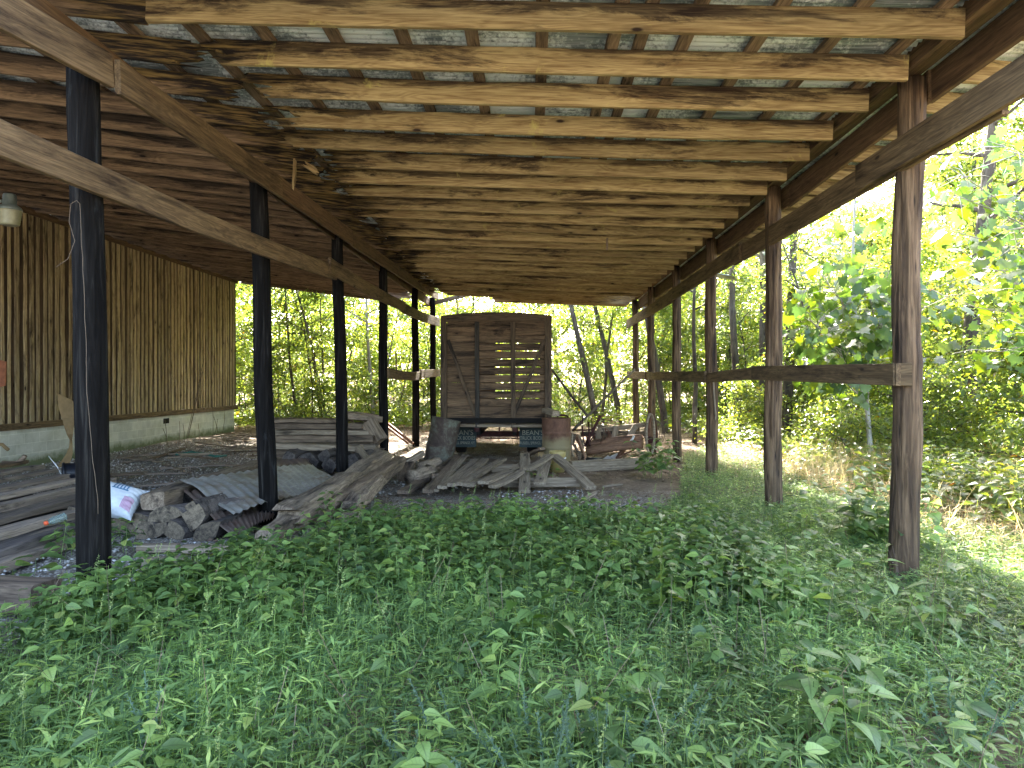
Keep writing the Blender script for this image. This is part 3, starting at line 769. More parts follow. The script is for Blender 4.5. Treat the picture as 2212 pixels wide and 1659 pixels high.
def timber(a, b, w_, h_, mat, lab, cat='timber', name='timber', **kw):
    o = board(name, a, b, w_, h_, mat, **kw); return tag(o, lab, cat)
a, b = P((900, 728), (1512, 722), .07, .07); timber(a, b, .14, .14, M_grey, 'thick short timber lying under the near ends of the right planks', rough=.008)
a, b = P((800, 615), (1440, 602), .06, .06); timber(a, b, .13, .13, M_grey, 'timber on the ground under the back ends of the planks', rough=.008)
a, b = P((1440, 600), (2085, 570), .08, .1); timber(a, b, .2, .2, M_grey, 'long pale squared timber lying before the junk pile on the right', rough=.01)
a, b = P((345, 690), (335, 640), .09, .09); timber(a, b, .12, .12, M_dkplank, 'small dark prop under the left end of the plank fan')
a, b = P((30, 620), (245, 490), .06, .3); timber(a, b, .11, .1, M_rotten, 'mossy tan timber leaning between the last black post and the left drum')
a, b = P((95, 690), (120, 590), .05, .2); timber(a, b, .2, .16, M_dkplank, 'squat dark timber stump left of the plank fan', rough=.02)
for q, lab in (((215, 690, .13), 'rough broken log lump beside the left end of the plank fan'), ((280, 610, .11), 'rounded log lump behind the left end of the plank fan')):
    c = G(848+q[0]*.2667, 848+q[1]*.2667, .08)
    tag(log('log', c+Vector((-.1, -.15, 0)), c+Vector((.15, .25, .05)), q[2], M_rotten, rough=.4), lab, 'log')

# ------------------------------------------------------------------ junk pile on the right
def J(x, y, Y): return W(1179.7+x*.1333, 884.8+y*.1333, Y)
pw = thing('plow', J(620, 600, 14.8), 'dark red iron farm implement with upright bars, right of the right drum', 'farm implement')
for p, q, ww in (((590, 90), (600, 640), .05), ((742, 110), (745, 330), .06), ((885, 95), (625, 600), .06), ((560, 180), (620, 560), .04)):
    board('iron_bar', J(*p, 14.8), J(*q, 14.8), .02, ww, M_iron, pw)
for p, q in (((430, 330), (760, 325)), ((690, 200), (700, 560)), ((800, 380), (690, 540))):
    tube('rod', [J(*p, 14.8), J((p[0]+q[0])/2, (p[1]+q[1])/2+5, 14.8), J(*q, 14.8)], .016, M_iron, pw)
lathe('disc_blade', [(0, .05), (.12, .04), (.2, 0), (.19, -.004), (.1, .03), (0, .04)], 24, M_iron, pw, Matrix.Translation(J(680, 540, 14.9)) @ Matrix.Rotation(1.3, 4, 'Y'))
tag(tube('pole', [W(1237, 930, 15.2), W(1310, 858, 16), W(1371, 798, 17)], .03, M_pole2, r1=.025), 'long pale pole slanting up from the junk pile to a far right post', 'pole')
tag(tube('pole', [W(1192, 798, 15.6), W(1230, 850, 15.6), W(1267, 896, 15.6)], .028, M_bark), 'dark thin pole slanting down from the truck box to the junk pile', 'pole')
bn = thing('strip_bundle', J(500, 650, 13.9), 'bundle of bent old slats and hoops leaning right of the drum', 'slats')
for k, (p, m_, q, c) in enumerate([((430, 380), (405, 600), (440, 760), M_grey), ((470, 390), (440, 560), (520, 680), M_dkplank), ((500, 400), (560, 560), (640, 790), M_redlog), ((450, 400), (540, 560), (600, 700), M_rust), ((520, 420), (580, 520), (600, 620), M_dkplank), ((440, 660), (500, 680), (590, 700), M_grey), ((470, 560), (500, 700), (560, 850), M_dkplank), ((560, 700), (540, 760), (530, 850), M_rotten), ((600, 720), (590, 800), (600, 850), M_dkplank)]):
    tube('slat', [J(*p, 13.9+k*.04), J(*m_, 13.9+k*.04), J(*q, 13.9+k*.04)], .028, c, bn, ns=5, facet=True, smooth=False)
for p, q, r, lab, Y in (((650, 575), (1560, 455), .085, 'upper reddish log in the junk pile with a sunlit end', 15), ((650, 680), (1560, 560), .095, 'lower reddish log in the junk pile', 14.7), ((560, 400), (1650, 400), .06, 'dark log deep behind the slats of the junk pile', 16.2)):
    tag(log('log', J(*p, Y), J(*q, Y-.3), r, M_redlog if 'reddish' in lab else M_fire, rough=.1, bend=.02), lab, 'log')
rk2 = thing('broken_rack', J(1200, 500, 15.6), 'broken grey wooden frame with three slats on top of the junk pile', 'wooden frame')
board('top_bar', J(830, 335, 15.6), J(1640, 240, 15.6), .09, .1, M_grey, rk2)
board('top_bar', J(840, 260, 15.8), J(1000, 300, 15.7), .09, .08, M_grey, rk2)
board('lower_bar', J(760, 460, 15.7), J(1640, 370, 15.7), .06, .08, M_dkplank, rk2)
for p, q in (((1135, 275), (1100, 480)), ((1450, 265), (1345, 450)), ((825, 340), (865, 520))):
    board('slat', J(*p, 15.5), J(*q, 15.35), .03, .13, M_grey, rk2, up=Vector((0, -1, 0)), roll=pi/2)
tag(board('plank', J(1145, 820, 14.3), J(1320, 540, 15.1), .05, .13, M_rust), 'rust stained plank leaning on the reddish logs', 'plank')
sm = MB()
V = [J(870, 835, 14.25), J(1135, 835, 14.25), J(1160, 700, 14.45), J(1040, 760, 14.4), J(1000, 745, 14.45)]
tag(mesh('metal_scrap', V+[v+Vector((0, .03, .0)) for v in V], [(0, 1, 2, 3, 4), (9, 8, 7, 6, 5)]+[(i, (i+1) % 5+5-0 if False else (i+1) % 5, (i+1) % 5+5, i+5) for i in range(5)], M_sheetlit), 'bright sunlit scrap of metal on the ground behind the long pale timber', 'scrap')
tag(tube('curved_strip', [J(1195, 620, 14.6), J(1230, 580, 14.6), J(1340, 540, 14.6), J(1400, 480, 14.6), J(1425, 420, 14.6)], .025, M_sheetlit, ns=6), 'pale curved strip bending over the reddish logs', 'strip')
tag(tube('pipe', [J(640, 830, 14), J(760, 825, 14), J(885, 825, 14.1)], .075, M_pipe), 'short black pipe on the ground behind the long pale timber', 'pipe')
tag(tube('iron_rod', [J(1170, 780, 14.3), J(1290, 710, 14.5), J(1420, 650, 14.7)], .02, M_rust), 'thin rusty rod rising right of the sunlit metal scrap', 'rod')
whl = thing('wagon_wheel', J(1700, 450, 14.3), 'rusty iron wheel rim standing edge-on by the far right posts', 'wheel')
for k in range(2):
    c = J(1690, 400+k*20, 14.3+k*.25)
    tube('iron_tyre', [c+Vector((.10*sin(a)+.05*k, .1*sin(a), .42*cos(a))) for a in np.linspace(0, 6.28, 28)], .028, M_rust if k else M_grey, whl)
tube('hub', [J(1640, 480, 14.4), J(1790, 500, 14.5)], .07, M_iron, whl)
wc = thing('wire_coil', J(1740, 350, 14.4), 'loose coil of rusty wire hung beside the iron wheel rim', 'wire')
for k in range(6):
    c = J(1715+k*9, 380, 14.5+.02*k)
    tube('wire_loop', [c+Vector(((.12+.02*k)*sin(a), .05*sin(a*2+k), (.36-.02*k)*cos(a))) for a in np.linspace(0, 6.28, 22)], .007, M_vine, wc, ns=5)
ch = thing('rusty_chain', J(1010, 480, 14.9), 'rusty chain draped over the reddish logs', 'chain')
for k in range(16):
    t = k/15; c = J(960+70*sin(t*5), 330+270*t, 14.85)
    tube('chain_link', [c+Vector((.03*cos(a)*(1 if k % 2 else .3), .03*cos(a)*(.3 if k % 2 else 1), .045*sin(a))) for a in np.linspace(0, 6.28, 10)], .009, M_rust, ch, ns=5)
for k, (p, q) in enumerate([((900, 280), (950, 480)), ((930, 300), (880, 520)), ((1560, 150), (1640, 380)), ((1570, 270), (1690, 150)), ((1620, 450), (1480, 470)), ((1550, 60), (1680, 120))]):
    tag(tube('twig', [J(*p, 14.7), J((p[0]+q[0])/2+25, (p[1]+q[1])/2, 14.75), J(*q, 14.8)], .012, M_vine, ns=5), 'dry bent twig tangled in the junk pile', 'twig', 'dry twigs in the junk pile')
ir = thing('angle_iron', G(865, 955), 'rust red iron rails leaning behind the black posts left of the truck', 'iron rails')
board('rail', W(838, 915, 17), W(892, 958, 16.5), .05, .06, M_rust, ir); board('rail', W(836, 922, 17.1), W(882, 958, 16.6), .04, .05, M_rust, ir)

# ------------------------------------------------------------------ lumber and firewood on the left
rows = [  # (pixel row on the left frame edge, far end pixel x, width, height above ground, mat)
 (1206, 176, .3, .08, .10, 'bottom dark plank of the long stack at the left, lying on the gravel'),
 (1172, 226, .26, .15, .12, 'mossy dark plank just above the bottom of the long stack'),
 (1142, 232, .26, .24, .1, 'wide dark plank with the orange capped bottle on it'),
 (1112, 238, .28, .31, .1, 'dark plank behind the one that carries the bottle'),
 (1086, 236, .28, .37, .09, 'broad grey brown plank in the middle of the long stack'),
 (1068, 173, .22, .41, .06, 'narrow plank with a pinkish broken end in the long stack'),
 (1050, 138, .24, .44, .07, 'plank ending in front of the black bucket in the long stack'),
 (1034, 121, .24, .46, .05, 'thin split plank near the back of the long stack'),
 (1016, 84, .26, .49, .07, 'yellowish edged plank second from the back of the long stack'),
 (1002, 48, .3, .53, .05, 'light tan plank at the very back top of the long stack'),
]
for y0, xe, w_, z, t_, lab in rows:
    m_ = (y0-825)/1150*1.0
    X = -(1.6-z)/m_
    r_ = ray(xe, 1000); Ye = X*r_.y/r_.x
    o = board('plank', (X-.05, 3.6, z-t_/2), (X, Ye, z-t_/2), w_*1.25, t_, M_stack if y0 > 1010 else M_beam, up=Vector((0, 0, 1)), roll=pi/2*0, jag1=.05, rough=.01)
    # lay flat: rebuild with width across and thickness vertical
    bpy.data.objects.remove(o)
    M, L = frame_x((X-.05, 3.6, z-t_/2), (X+jit.uniform(-.04, .04), Ye, z-t_/2), roll=-.04+jit.uniform(-.06, .06)); _sd[0] += 1
    V, F = board_geo(L, w_*.8, t_*.8, jag1=.06, rough=.014, seed=_sd[0])
    o = mesh('plank', V, F, M_stack if y0 > 1010 else M_beam, None, M)
    tag(o, lab, 'plank', 'planks of the long stack at the left')
for k, (X, z, lab) in enumerate([(-5.0, .16, 'hidden filler plank low in the long stack'), (-5.7, .2, 'filler plank under the middle of the long stack'), (-6.5, .25, 'filler plank under the back of the long stack')]):
    M, L = frame_x((X, 3.6, z-.1), (X, 8.0+.1*k, z-.1)); _sd[0] += 1
    V, F = board_geo(L, .75, .16, rough=.012, seed=_sd[0]); tag(mesh('plank', V, F, M_fire, None, M), lab, 'plank', 'planks of the long stack at the left')
cb = W(97, 1131, 6.1)
bt = thing('plastic_bottle', cb, 'clear plastic bottle with an orange cap lying on the dark planks', 'bottle')
Mb = Matrix.Translation(cb) @ frame_x((0, 0, 0), (.45, .8, .2))[0].to_3x3().to_4x4() @ Matrix.Rotation(pi/2, 4, 'Y') @ Matrix.Scale(.62, 4)
lathe('cap', [(0, -.005), (.03, -.005), (.032, .0), (.032, .035), (.028, .036)], 20, M_orange, bt, Mb)
gs = NT('clear plastic'); gp = gs.new('BsdfPrincipled'); gp.inputs['Transmission Weight'].default_value = .8; gp.inputs['Roughness'].default_value = .15
gp.inputs['Base Color'].default_value = (.5, .6, .55, 1); gp.inputs['IOR'].default_value = 1.2; gs.lk(gp.outputs[0], gs.out.inputs[0])
lathe('bottle_body', [(.026, .03), (.028, .05), (.055, .1), (.06, .14), (.055, .17), (.06, .2), (.06, .27), (.05, .29), (0, .28)], 20, gs.m, bt, Mb)
o = timber(Vector((-4.0, 4.75, .10)), G(92, 1292, .12), .24, .2, M_dkplank, 'cracked squared timber end at the left edge of the foreground', rough=.015)
# black bucket on its side
bb = W(147, 1018, 10.4)
bo = thing('bucket', (bb.x, bb.y, 0), 'black plastic bucket lying on its side behind the long stack', 'bucket')
Mx = Matrix.Translation((W(134, 1018, 10.3).x, 10.3, .19)) @ frame_x((0, 0, 0), (1, .75, .0))[0].to_3x3().to_4x4() @ Matrix.Rotation(pi/2, 4, 'Y')
lathe('bucket_body', [(.155, .0), (.168, .002), (.168, .03), (.158, .035), (.155, .08), (.145, .5), (.0, .5), (.0, .49), (.135, .48), (.15, .01)], 32, M_plastic, bo, Mx)
tube('bail_handle', [Mx @ Vector((.15*cos(a), .15*sin(a), -.08*sin(a))) for a in np.linspace(0, pi, 12)], .004, M_vine, bo, ns=5)
# sack
sk = thing('feed_sack', W(246, 1110, 6.95), 'full white woven sack with faded blue and pink print behind the nearest black post', 'sack')
c = W(246, 1080, 6.95)
A_, B_, T_ = .27, .2, .15
def pil(u, v_):      # half thickness of a stuffed sack at (u, v) in -1..1
    return T_*max(0, (1-abs(u)**2.6)*(1-abs(v_)**2.4))**.55
def sackpt(u, v_, sg, zz=0):
    h = pil(u, v_)+zz; k = 1-.10*(1-abs(v_)**2)*abs(u)**3; k2 = 1-.14*(1-abs(u)**2)*abs(v_)**3
    wr = .012*sin(26*v_+4*mn.noise(Vector((u*2, v_*2, 0))))*abs(u)**2+.012*mn.noise(Vector((u*3, v_*3, sg)))
    return Vector((A_*u*k, B_*v_*k2, sg*h+wr))
V = []; F = []; na, nb = 40, 30
for sg in (1, -1):
    o_ = len(V)
    for i in range(nb+1):
        for j in range(na+1): V.append(sackpt(-1+2*j/na, -1+2*i/nb, sg))
    for i in range(nb):
        for j in range(na):
            a = o_+i*(na+1)+j; q = (a, a+1, a+na+2, a+na+1); F.append(q if sg > 0 else q[::-1])
Ms = Matrix.Translation(c) @ Euler((rad(38), rad(14), rad(8))).to_matrix().to_4x4()
mesh('sack_body', V, F, M_bag, sk, Ms, True)
def patch(name, x0, x1, y0, y1, mat, zz=.004):
    V = []; F = []; n = 10
    for i in range(n+1):
        for j in range(n+1): V.append(sackpt(x0+(x1-x0)*i/n, y0+(y1-y0)*j/n, 1, zz))
    for i in range(n):
        for j in range(n): F.append((i*(n+1)+j, (i+1)*(n+1)+j, (i+1)*(n+1)+j+1, i*(n+1)+j+1))
    return mesh(name, V, F, mat, sk, Ms, True)
for k in range(8): patch('print_stripe', .5+.05*k, .53+.05*k, -.75, -.1, M_pinkink)
patch('print_stripe', -.1, .5, .2, .27, M_blueink); patch('print_stripe', -.1, .5, .72, .79, M_blueink)
for k in range(5): patch('print_stripe', -.07+.12*k, -.02+.12*k, .27, .72, M_blueink)
# split firewood
def Fp(x, y): return 110.6+x*.3667, 921.6+y*.3667
fw = [
 (545, 628, .125, 6.9, 'lowest split log, first from the nearest black post'), (628, 622, .115, 6.9, 'low split log, second in the bottom row'),
 (740, 628, .125, 6.85, 'low pale faced split log, third in the bottom row'), (905, 615, .15, 6.8, 'broad pale faced log at the right end of the bottom row'),
 (400, 565, .15, 7.05, 'dark split log half hidden by the nearest black post'), (530, 540, .12, 6.95, 'dark triangular log in the middle row'),
 (665, 510, .16, 6.9, 'wide smooth split log in the middle row'), (860, 535, .15, 6.85, 'pale log with a knotty face in the middle row'),
 (815, 485, .1, 6.95, 'small rounded log above the knotty faced log'), (445, 480, .12, 7.0, 'rough barked log against the white sack'),
 (700, 570, .1, 7.0, 'flat split log wedged under the wide smooth one'), (455, 640, .1, 7.0, 'dark small log at the foot of the pile beside the post'),
 (150, 530, .13, 7.2, 'tan barked log end left of the nearest black post'),
]
for x, y, r, Y, lab in fw:
    p = W(*Fp(x, y), Y); p.z = max(p.z, r*.6)
    a0 = jit.uniform(0, 6.28); span = jit.uniform(1.7, 3.0); R_ = r*(1.75-.24*span)
    prof = [(R_*cos(a0+span*k/5)*jit.uniform(.93, 1.05), R_*sin(a0+span*k/5)*jit.uniform(.93, 1.05)) for k in range(6)]
    prof += [(R_*.12*cos(a0+span/2+pi), R_*.12*sin(a0+span/2+pi))]
    cx_, cz_ = sum(q[0] for q in prof)/7, sum(q[1] for q in prof)/7
    prof = [((q[0]-cx_)*1.2, (q[1]-cz_)*.92) for q in prof]
    V = []; F = []; n = 6; Lg = .5+jit.uniform(-.06, .12); dx = jit.uniform(.3, .48) if x < 780 else jit.uniform(-.05, .08)
    for i in range(n+1):
        t = i/n
        for k, q in enumerate(prof):
            V.append((q[0]+dx*t+.012*mn.noise(Vector((x+k*3, t*4, 0))), Lg*t+(.02*mn.noise(Vector((k*2.3+x, 3, 1))) if i in (0, n) else 0), q[1]+.012*mn.noise(Vector((y+k*3, t*4, 5)))))
    for i in range(n):
        for k in range(7): F.append((i*7+k, (i+1)*7+k, (i+1)*7+(k+1) % 7, i*7+(k+1) % 7))
    V.append((0, 0, 0)); V.append((dx, Lg, 0)); ci = len(V)-2
    for k in range(7): F.append((ci, k, (k+1) % 7)); F.append((ci+1, n*7+(k+1) % 7, n*7+k))
    o = mesh('firewood_log', V, F, M_fire, None, Matrix.Translation(p)); o.data.materials.append(M_fend)
    for pf in o.data.polygons:
        if len(pf.vertices) == 3: pf.material_index = 1
    tag(o, lab, 'firewood log', 'split firewood in the pile')
for x0, y0, z0, x1, y1, z1, w_, h_, mt, lab in [
 (-3.95, 6.95, .36, -4.55, 11.4, .2, .24, .18, M_rotten, 'long broken timber lying on the firewood and running back'),
 (-3.85, 8.9, .2, -4.0, 11.8, .16, .24, .2, M_dkplank, 'dark timber beside the long one, running back under the sheets'),
 (-4.35, 7.6, .25, -4.95, 11.8, .1, .3, .1, M_dkplank, 'flat dark plank along the outer side of the long broken timber')]:
    timber(Vector((x0, y0, z0)), Vector((x1, y1, z1)), w_, h_, mt, lab, rough=.02)
timber(G(300, 1184, .04), G(385, 1183, .04), .1, .07, M_grey, 'pale batten on the gravel under the firewood')
timber(G(395, 1186, .04), G(560, 1184, .04), .1, .07, M_grey, 'second batten on the gravel in front of the firewood')
timber(G(300, 1213, .03), G(400, 1210, .03), .12, .06, M_grey, 'pale board end on the gravel before the pile')
# corrugated sheets lying on the pile
def sheet(A, B, C, D, n, mat, lab, amp=.012, curl=.0, seed=0):
    A, B, C, D = map(Vector, (A, B, C, D)); m = 14; V = []; F = []
    for i in range(n*4+1):
        s_ = i/(n*4)
        for j in range(m+1):
            t = j/m; p = A.lerp(B, s_).lerp(D.lerp(C, s_), t)
            p.z += amp*sin(2*pi*n*s_)+curl*sin(pi*t)*sin(pi*s_)+.05*mn.noise(Vector((s_*2.2+seed, t*2.2, 0)))
            V.append(p)
    for i in range(n*4):
        for j in range(m): F.append((i*(m+1)+j, (i+1)*(m+1)+j, (i+1)*(m+1)+j+1, i*(m+1)+j+1))
    c = sum(V, Vector())/len(V)
    return tag(mesh('corrugated_sheet', [v-c for v in V], F, mat, None, Matrix.Translation(c), True), lab, 'metal sheet')
sheet(W(505, 1112, 7.0), W(730, 1040, 9.0), W(675, 1003, 10.8), W(387, 1035, 7.6), 17, M_sheet, 'large bent grey corrugated sheet on top of the firewood', curl=.03, amp=.012)
sheet(W(503, 1157, 6.6), W(590, 1118, 7.4), W(620, 1075, 9.0), W(396, 1060, 7.4), 13, M_rustsheet, 'dark corrugated sheet sticking out beneath the grey one', seed=4, amp=.018)
sheet(W(560, 1022, 9.8), W(676, 1006, 10.7), W(650, 976, 12.0), W(520, 1018, 10.7), 9, M_rustsheet, 'small rust red corrugated sheet behind the grey one', seed=8)
# rotten beams right of the second post
timber(Vector((-2.62, 6.95, .17)), Vector((-2.42, 11.2, .33)), .27, .26, M_rotten, 'thick rotten pale beam running back beside the second black post', rough=.035, jag0=.25)
timber(Vector((-2.38, 7.6, .12)), Vector((-2.2, 11.4, .25)), .2, .2, M_dkplank, 'dark beam between the two rotten pale beams', rough=.02)
timber(G(752, 1108, .1), G(848, 1010, .2), .22, .2, M_rotten, 'shorter rotten pale beam with a broken end nearer the plank fan', rough=.035, jag0=.2)
timber(G(690, 1170, .06), G(722, 1145, .06), .3, .05, M_dkplank, 'mossy board end at the edge of the weeds')
tag(log('log', G(575, 1165, .08), G(600, 1140, .1)+Vector((0, .4, 0)), .11, M_rotten, rough=.3), 'short rotten log at the foot of the second black post', 'log')
# stacked lumber at the back left
k = 0
labs = ['top', 'second from top', 'third', 'fourth', 'fifth', 'lowest']
for i, (z, x0, x1, Y, h_, mt) in enumerate([(.82, 597, 748, 13.6, .07, M_dkplank), (.72, 597, 800, 13.5, .11, M_dkplank), (.60, 597, 812, 13.4, .1, M_grey), (.49, 597, 808, 13.3, .12, M_dkplank), (.36, 597, 812, 13.1, .1, M_grey), (.2, 600, 816, 13.2, .14, M_dkplank)]):
    for j in range(2):
        Yj = Y+j*.32
        a = Vector((W(x0, 900, Y).x-.3*j, Yj, z)); b = Vector((W(x1, 900, Y).x+jit.uniform(-.12, .08), Yj+jit.uniform(-.1, .1), z+jit.uniform(-.01, .01)))
        tag(board('plank', a, b, .3, h_, mt, rough=.012, jag1=.03), '%s plank, %s row, of the lumber stack behind the third black post' % (labs[i], ('front', 'back')[j]), 'plank', 'lumber stack at the back left')
timber(W(735, 898, 13.5)+Vector((0, 0, .0)), W(826, 906, 13.7), .25, .13, M_rotten, 'rotten rounded chunk on top of the lumber stack', rough=.03)
timber(W(795, 912, 13.4), W(818, 955, 13.3), .2, .3, M_rotten, 'blocky timber end at the right of the lumber stack', rough=.02)
timber(W(596, 962, 12.0), W(778, 968, 11.9), .35, .1, M_grey, 'wide pale plank lying in front of the lumber stack', rough=.008)
timber(W(772, 968, 11.8), W(802, 1000, 11.3), .12, .08, M_grey, 'short plank slanting off the pale one by the third black post')
for x, y, r, lab in ((664, 997, .17, 'big dark log end under the pale plank'), (712, 1005, .12, 'small dark log end left of the third black post'), (700, 985, .1, 'split log on top of the dark log ends'), (760, 1000, .14, 'long log running back right of the third black post'), (625, 990, .12, 'dark log left of the big log end')):
    p = W(x, y, 11.4); p.z = max(p.z, r*.8)
    tag(log('log', p, p+Vector((.1, .9, 0)), r, M_fire, ns=10, rough=.15, facet=True), lab, 'log', 'logs under the pale plank')
# debris boards on the gravel
for k in range(34):      # loose sticks and lath on the gravel
    x_ = jit.uniform(-8.8, -4.6); y_ = jit.uniform(9.5, 19); a_ = jit.uniform(-.9, .9); l_ = jit.uniform(.3, 1.3)
    M, L = frame_x((x_, y_, .03), (x_+l_*cos(a_), y_+l_*sin(a_), .05), roll=jit.uniform(-.2, .2)); _sd[0] += 1
    V, F = board_geo(L, jit.uniform(.03, .12), .025, jag0=.05, jag1=.06, rough=.01, seed=_sd[0])
    tag(mesh('scrap_lath', V, F, jit.choice([M_grey, M_dkplank, M_stack, M_grey]), None, M), 'loose weathered lath strewn over the gravel by the block wall', 'lath', 'loose lath on the gravel')
deb = [((325, 992), (398, 968), .12, 'long thin board along the foot of the block wall'), ((405, 985), (470, 992), .1, 'board flat on the gravel in the middle of the floor'), ((538, 1007), (590, 1010), .09, 'yellowish short board on the gravel by the second black post'),
 ((480, 976), (560, 975), .14, 'dark wide board on the gravel left of the second black post'), ((590, 958), (640, 952), .14, 'grey board right of the second black post'), ((425, 955), (505, 966), .1, 'dark board under the bright scraps'),
 ((430, 945), (540, 938), .1, 'bright sunlit board near the far end of the block wall'), ((470, 938), (560, 950), .12, 'bright sunlit board crossing the other one'), ((500, 958), (570, 946), .1, 'pale board in the sun patch'),
 ((520, 935), (590, 943), .1, 'thin pale board at the back of the sun patch'), ((640, 1002), (700, 1010), .1, 'pale lath between the log ends'), ((440, 1003), (520, 1006), .06, 'thin dark stick on the gravel'),
 ((1250, 1085), (1290, 1062), .05, 'bleached branch on the bare soil right of the planks'), ((1300, 1052), (1350, 1046), .05, 'pale stick on the bare soil before the long timber')]
for p, q, w_, lab in deb:
    a, b = G(*p, .03), G(*q, .05+.03*jit.random())
    M, L = frame_x(a, b, roll=jit.uniform(-.1, .1)); _sd[0] += 1
    V, F = board_geo(L, w_, .03, jag0=.04, jag1=.06, rough=.008, seed=_sd[0])
    tag(mesh('scrap_board', V, F, M_grey if ('bright' in lab or 'pale' in lab or 'bleach' in lab) else M_dkplank, None, M), lab, 'board', 'scrap boards on the ground')
tag(tube('garden_hose', [G(380, 982, .03), G(415, 976, .04), G(440, 980, .03), G(465, 986, .03), G(490, 984, .03)], .022, M_green), 'short length of green hose on the gravel', 'hose')
# torn brown board hanging by the wall
def flat(name, pts, Y, th, mat, lab=None, cat=None, parent=None):
    V = [W(x, y, Y+dy) for x, y, dy in pts]; n = len(V)
    V2 = [v+Vector((-.005, th, 0)) for v in V]
    o = mesh(name, V+V2, [tuple(range(n)), tuple(range(2*n-1, n-1, -1))]+[(i, (i+1) % n, (i+1) % n+n, i+n) for i in range(n)], mat, parent)
    return tag(o, lab, cat)
cd = thing('torn_panel', W(150, 1000, 12.6), 'torn brown fibre panel with a twisted strip hanging against the wall', 'panel')
flat('panel_sheet', [(124, 850, 0), (154, 864, 0), (170, 878, 0), (167, 922, 0), (150, 912, 0), (133, 902, 0), (126, 880, 0)], 12.6, .02, M_card, parent=cd)
flat('panel_flap', [(156, 868, 0), (171, 876, 0), (166, 904, 0), (153, 900, 0)], 12.5, .02, M_card, parent=cd)
V = []; F = []
for i, (l, r_, y, dy) in enumerate([(134, 162, 903, 0), (138, 160, 920, -.02), (144, 158, 938, 0), (150, 156, 950, .06), (149, 157, 965, .0), (143, 157, 980, -.04), (133, 153, 995, -.08), (121, 145, 1009, -.1)]):
    V += [W(l, y, 12.6+dy), W(r_, y, 12.6+dy*2)]
for i in range(7): F.append((2*i, 2*i+1, 2*i+3, 2*i+2))
mesh('panel_strip', V, F, M_card, cd)
flat('red_board', [(0, 778, 0), (13, 781, 0), (11, 833, 0), (0, 836, 0), (-14, 836, 0), (-14, 776, 0)], 11.9, .03, M_redpaint, 'flaked red board fixed to the siding at the left edge of the photo', 'board')
tag(tube('curved_scrap', [W(-10, 958, 11.8), W(4, 960, 11.7), W(18, 972, 11.7)], .03, M_card), 'curled brown scrap below the red board on the wall', 'scrap')
tag(tube('bent_stick', [W(5, 1000, 9.0), W(35, 1000, 9), W(50, 991, 9), W(54, 984, 9)], .03, M_dkplank), 'bent dark stick curling up from the back of the long stack', 'stick')
tag(tube('white_stalk', [W(105, 985, 9), W(125, 1010, 8.9), W(143, 1047, 8.9)], .006, M_white, ns=5), 'thin white stalk leaning over the long stack', 'stalk')
# barn light
la = thing('yard_lamp', W(22, 440, 9.0), 'dusty yard lamp with grey housing and ribbed bowl hanging under the rafters', 'lamp')
lp = W(21, 487, 9.0)
ML = Matrix.Translation(lp)
lathe('housing', [(0, .42), (.07, .42), (.078, .4), (.082, .28), (.1, .27), (.13, .245), (.145, .22), (.146, .2), (.14, .2)], 28, M_lampm, la, ML)
prof = [(.142, .2)]+[(.140-.028*i/12+(.002 if i % 2 else 0), .2-.19*i/12) for i in range(13)]+[(.08, -.004), (0, .01)]
lathe('refractor', prof, 32, M_lampg, la, ML)
tube('bracket_arm', [lp+Vector((-.1, 0, .33)), lp+Vector((-.4, .02, .33)), lp+Vector((-.6, .1, .7))], .022, M_lampm, la)
# dead vine on the nearest black post
vp = [(160, 518), (152, 540), (163, 500), (158, 468), (160, 445), (173, 432), (180, 445), (182, 500), (183, 600), (187, 690), (192, 790), (193, 860), (198, 930), (203, 1000), (209, 1090)]
pts = [W(120, 577, 4.5), W(146, 560, 4.48)]+[W(x, y, 4.49) for x, y in [(163, 520), (149, 480), (153, 440), (165, 433), (172, 440)]]+[W(x, y, 4.475) for x, y in [(175, 500), (182, 640), (186, 760), (188, 850), (196, 930), (202, 1010), (210, 1070), (213, 1120)]]
ptsn = []
for i in range(len(pts)-1):
    for j in range(5):
        p = pts[i].lerp(pts[i+1], j/5); ptsn.append(p+Vector((.006*mn.noise(p*9), 0, 0)))
tag(tube('dead_vine', ptsn, .0022, M_vine, ns=5), 'dry thin vine climbing the face of the nearest black post', 'vine')
tag(tube('stump_root', [G(1700, 1050, 0)+Vector((.2*k, .1*k, -.02+.05*sin(k))) for k in range(6)], .06, M_bark, rough=.5), 'rotting dark root in the leaf litter right of the second round post', 'root')

st = thing('dead_stalks', G(440, 950), 'clump of thin dead stalks standing against the pale block wall', 'dead weeds')
for x0, y0, x1, y1 in ((402, 948, 440, 775), (404, 948, 438, 800), (406, 948, 430, 830), (460, 945, 458, 860), (462, 944, 470, 905), (472, 944, 462, 900), (360, 962, 356, 905), (398, 955, 395, 915), (386, 958, 388, 910), (364, 965, 352, 925), (430, 950, 428, 915), (480, 940, 486, 885)):
    a = G(x0, y0); b = W(x1, y1, a.y+.15)
    tube('stalk', [a, a.lerp(b, .5)+Vector((.02, 0, 0)), b], .006, M_vine, st, ns=4)
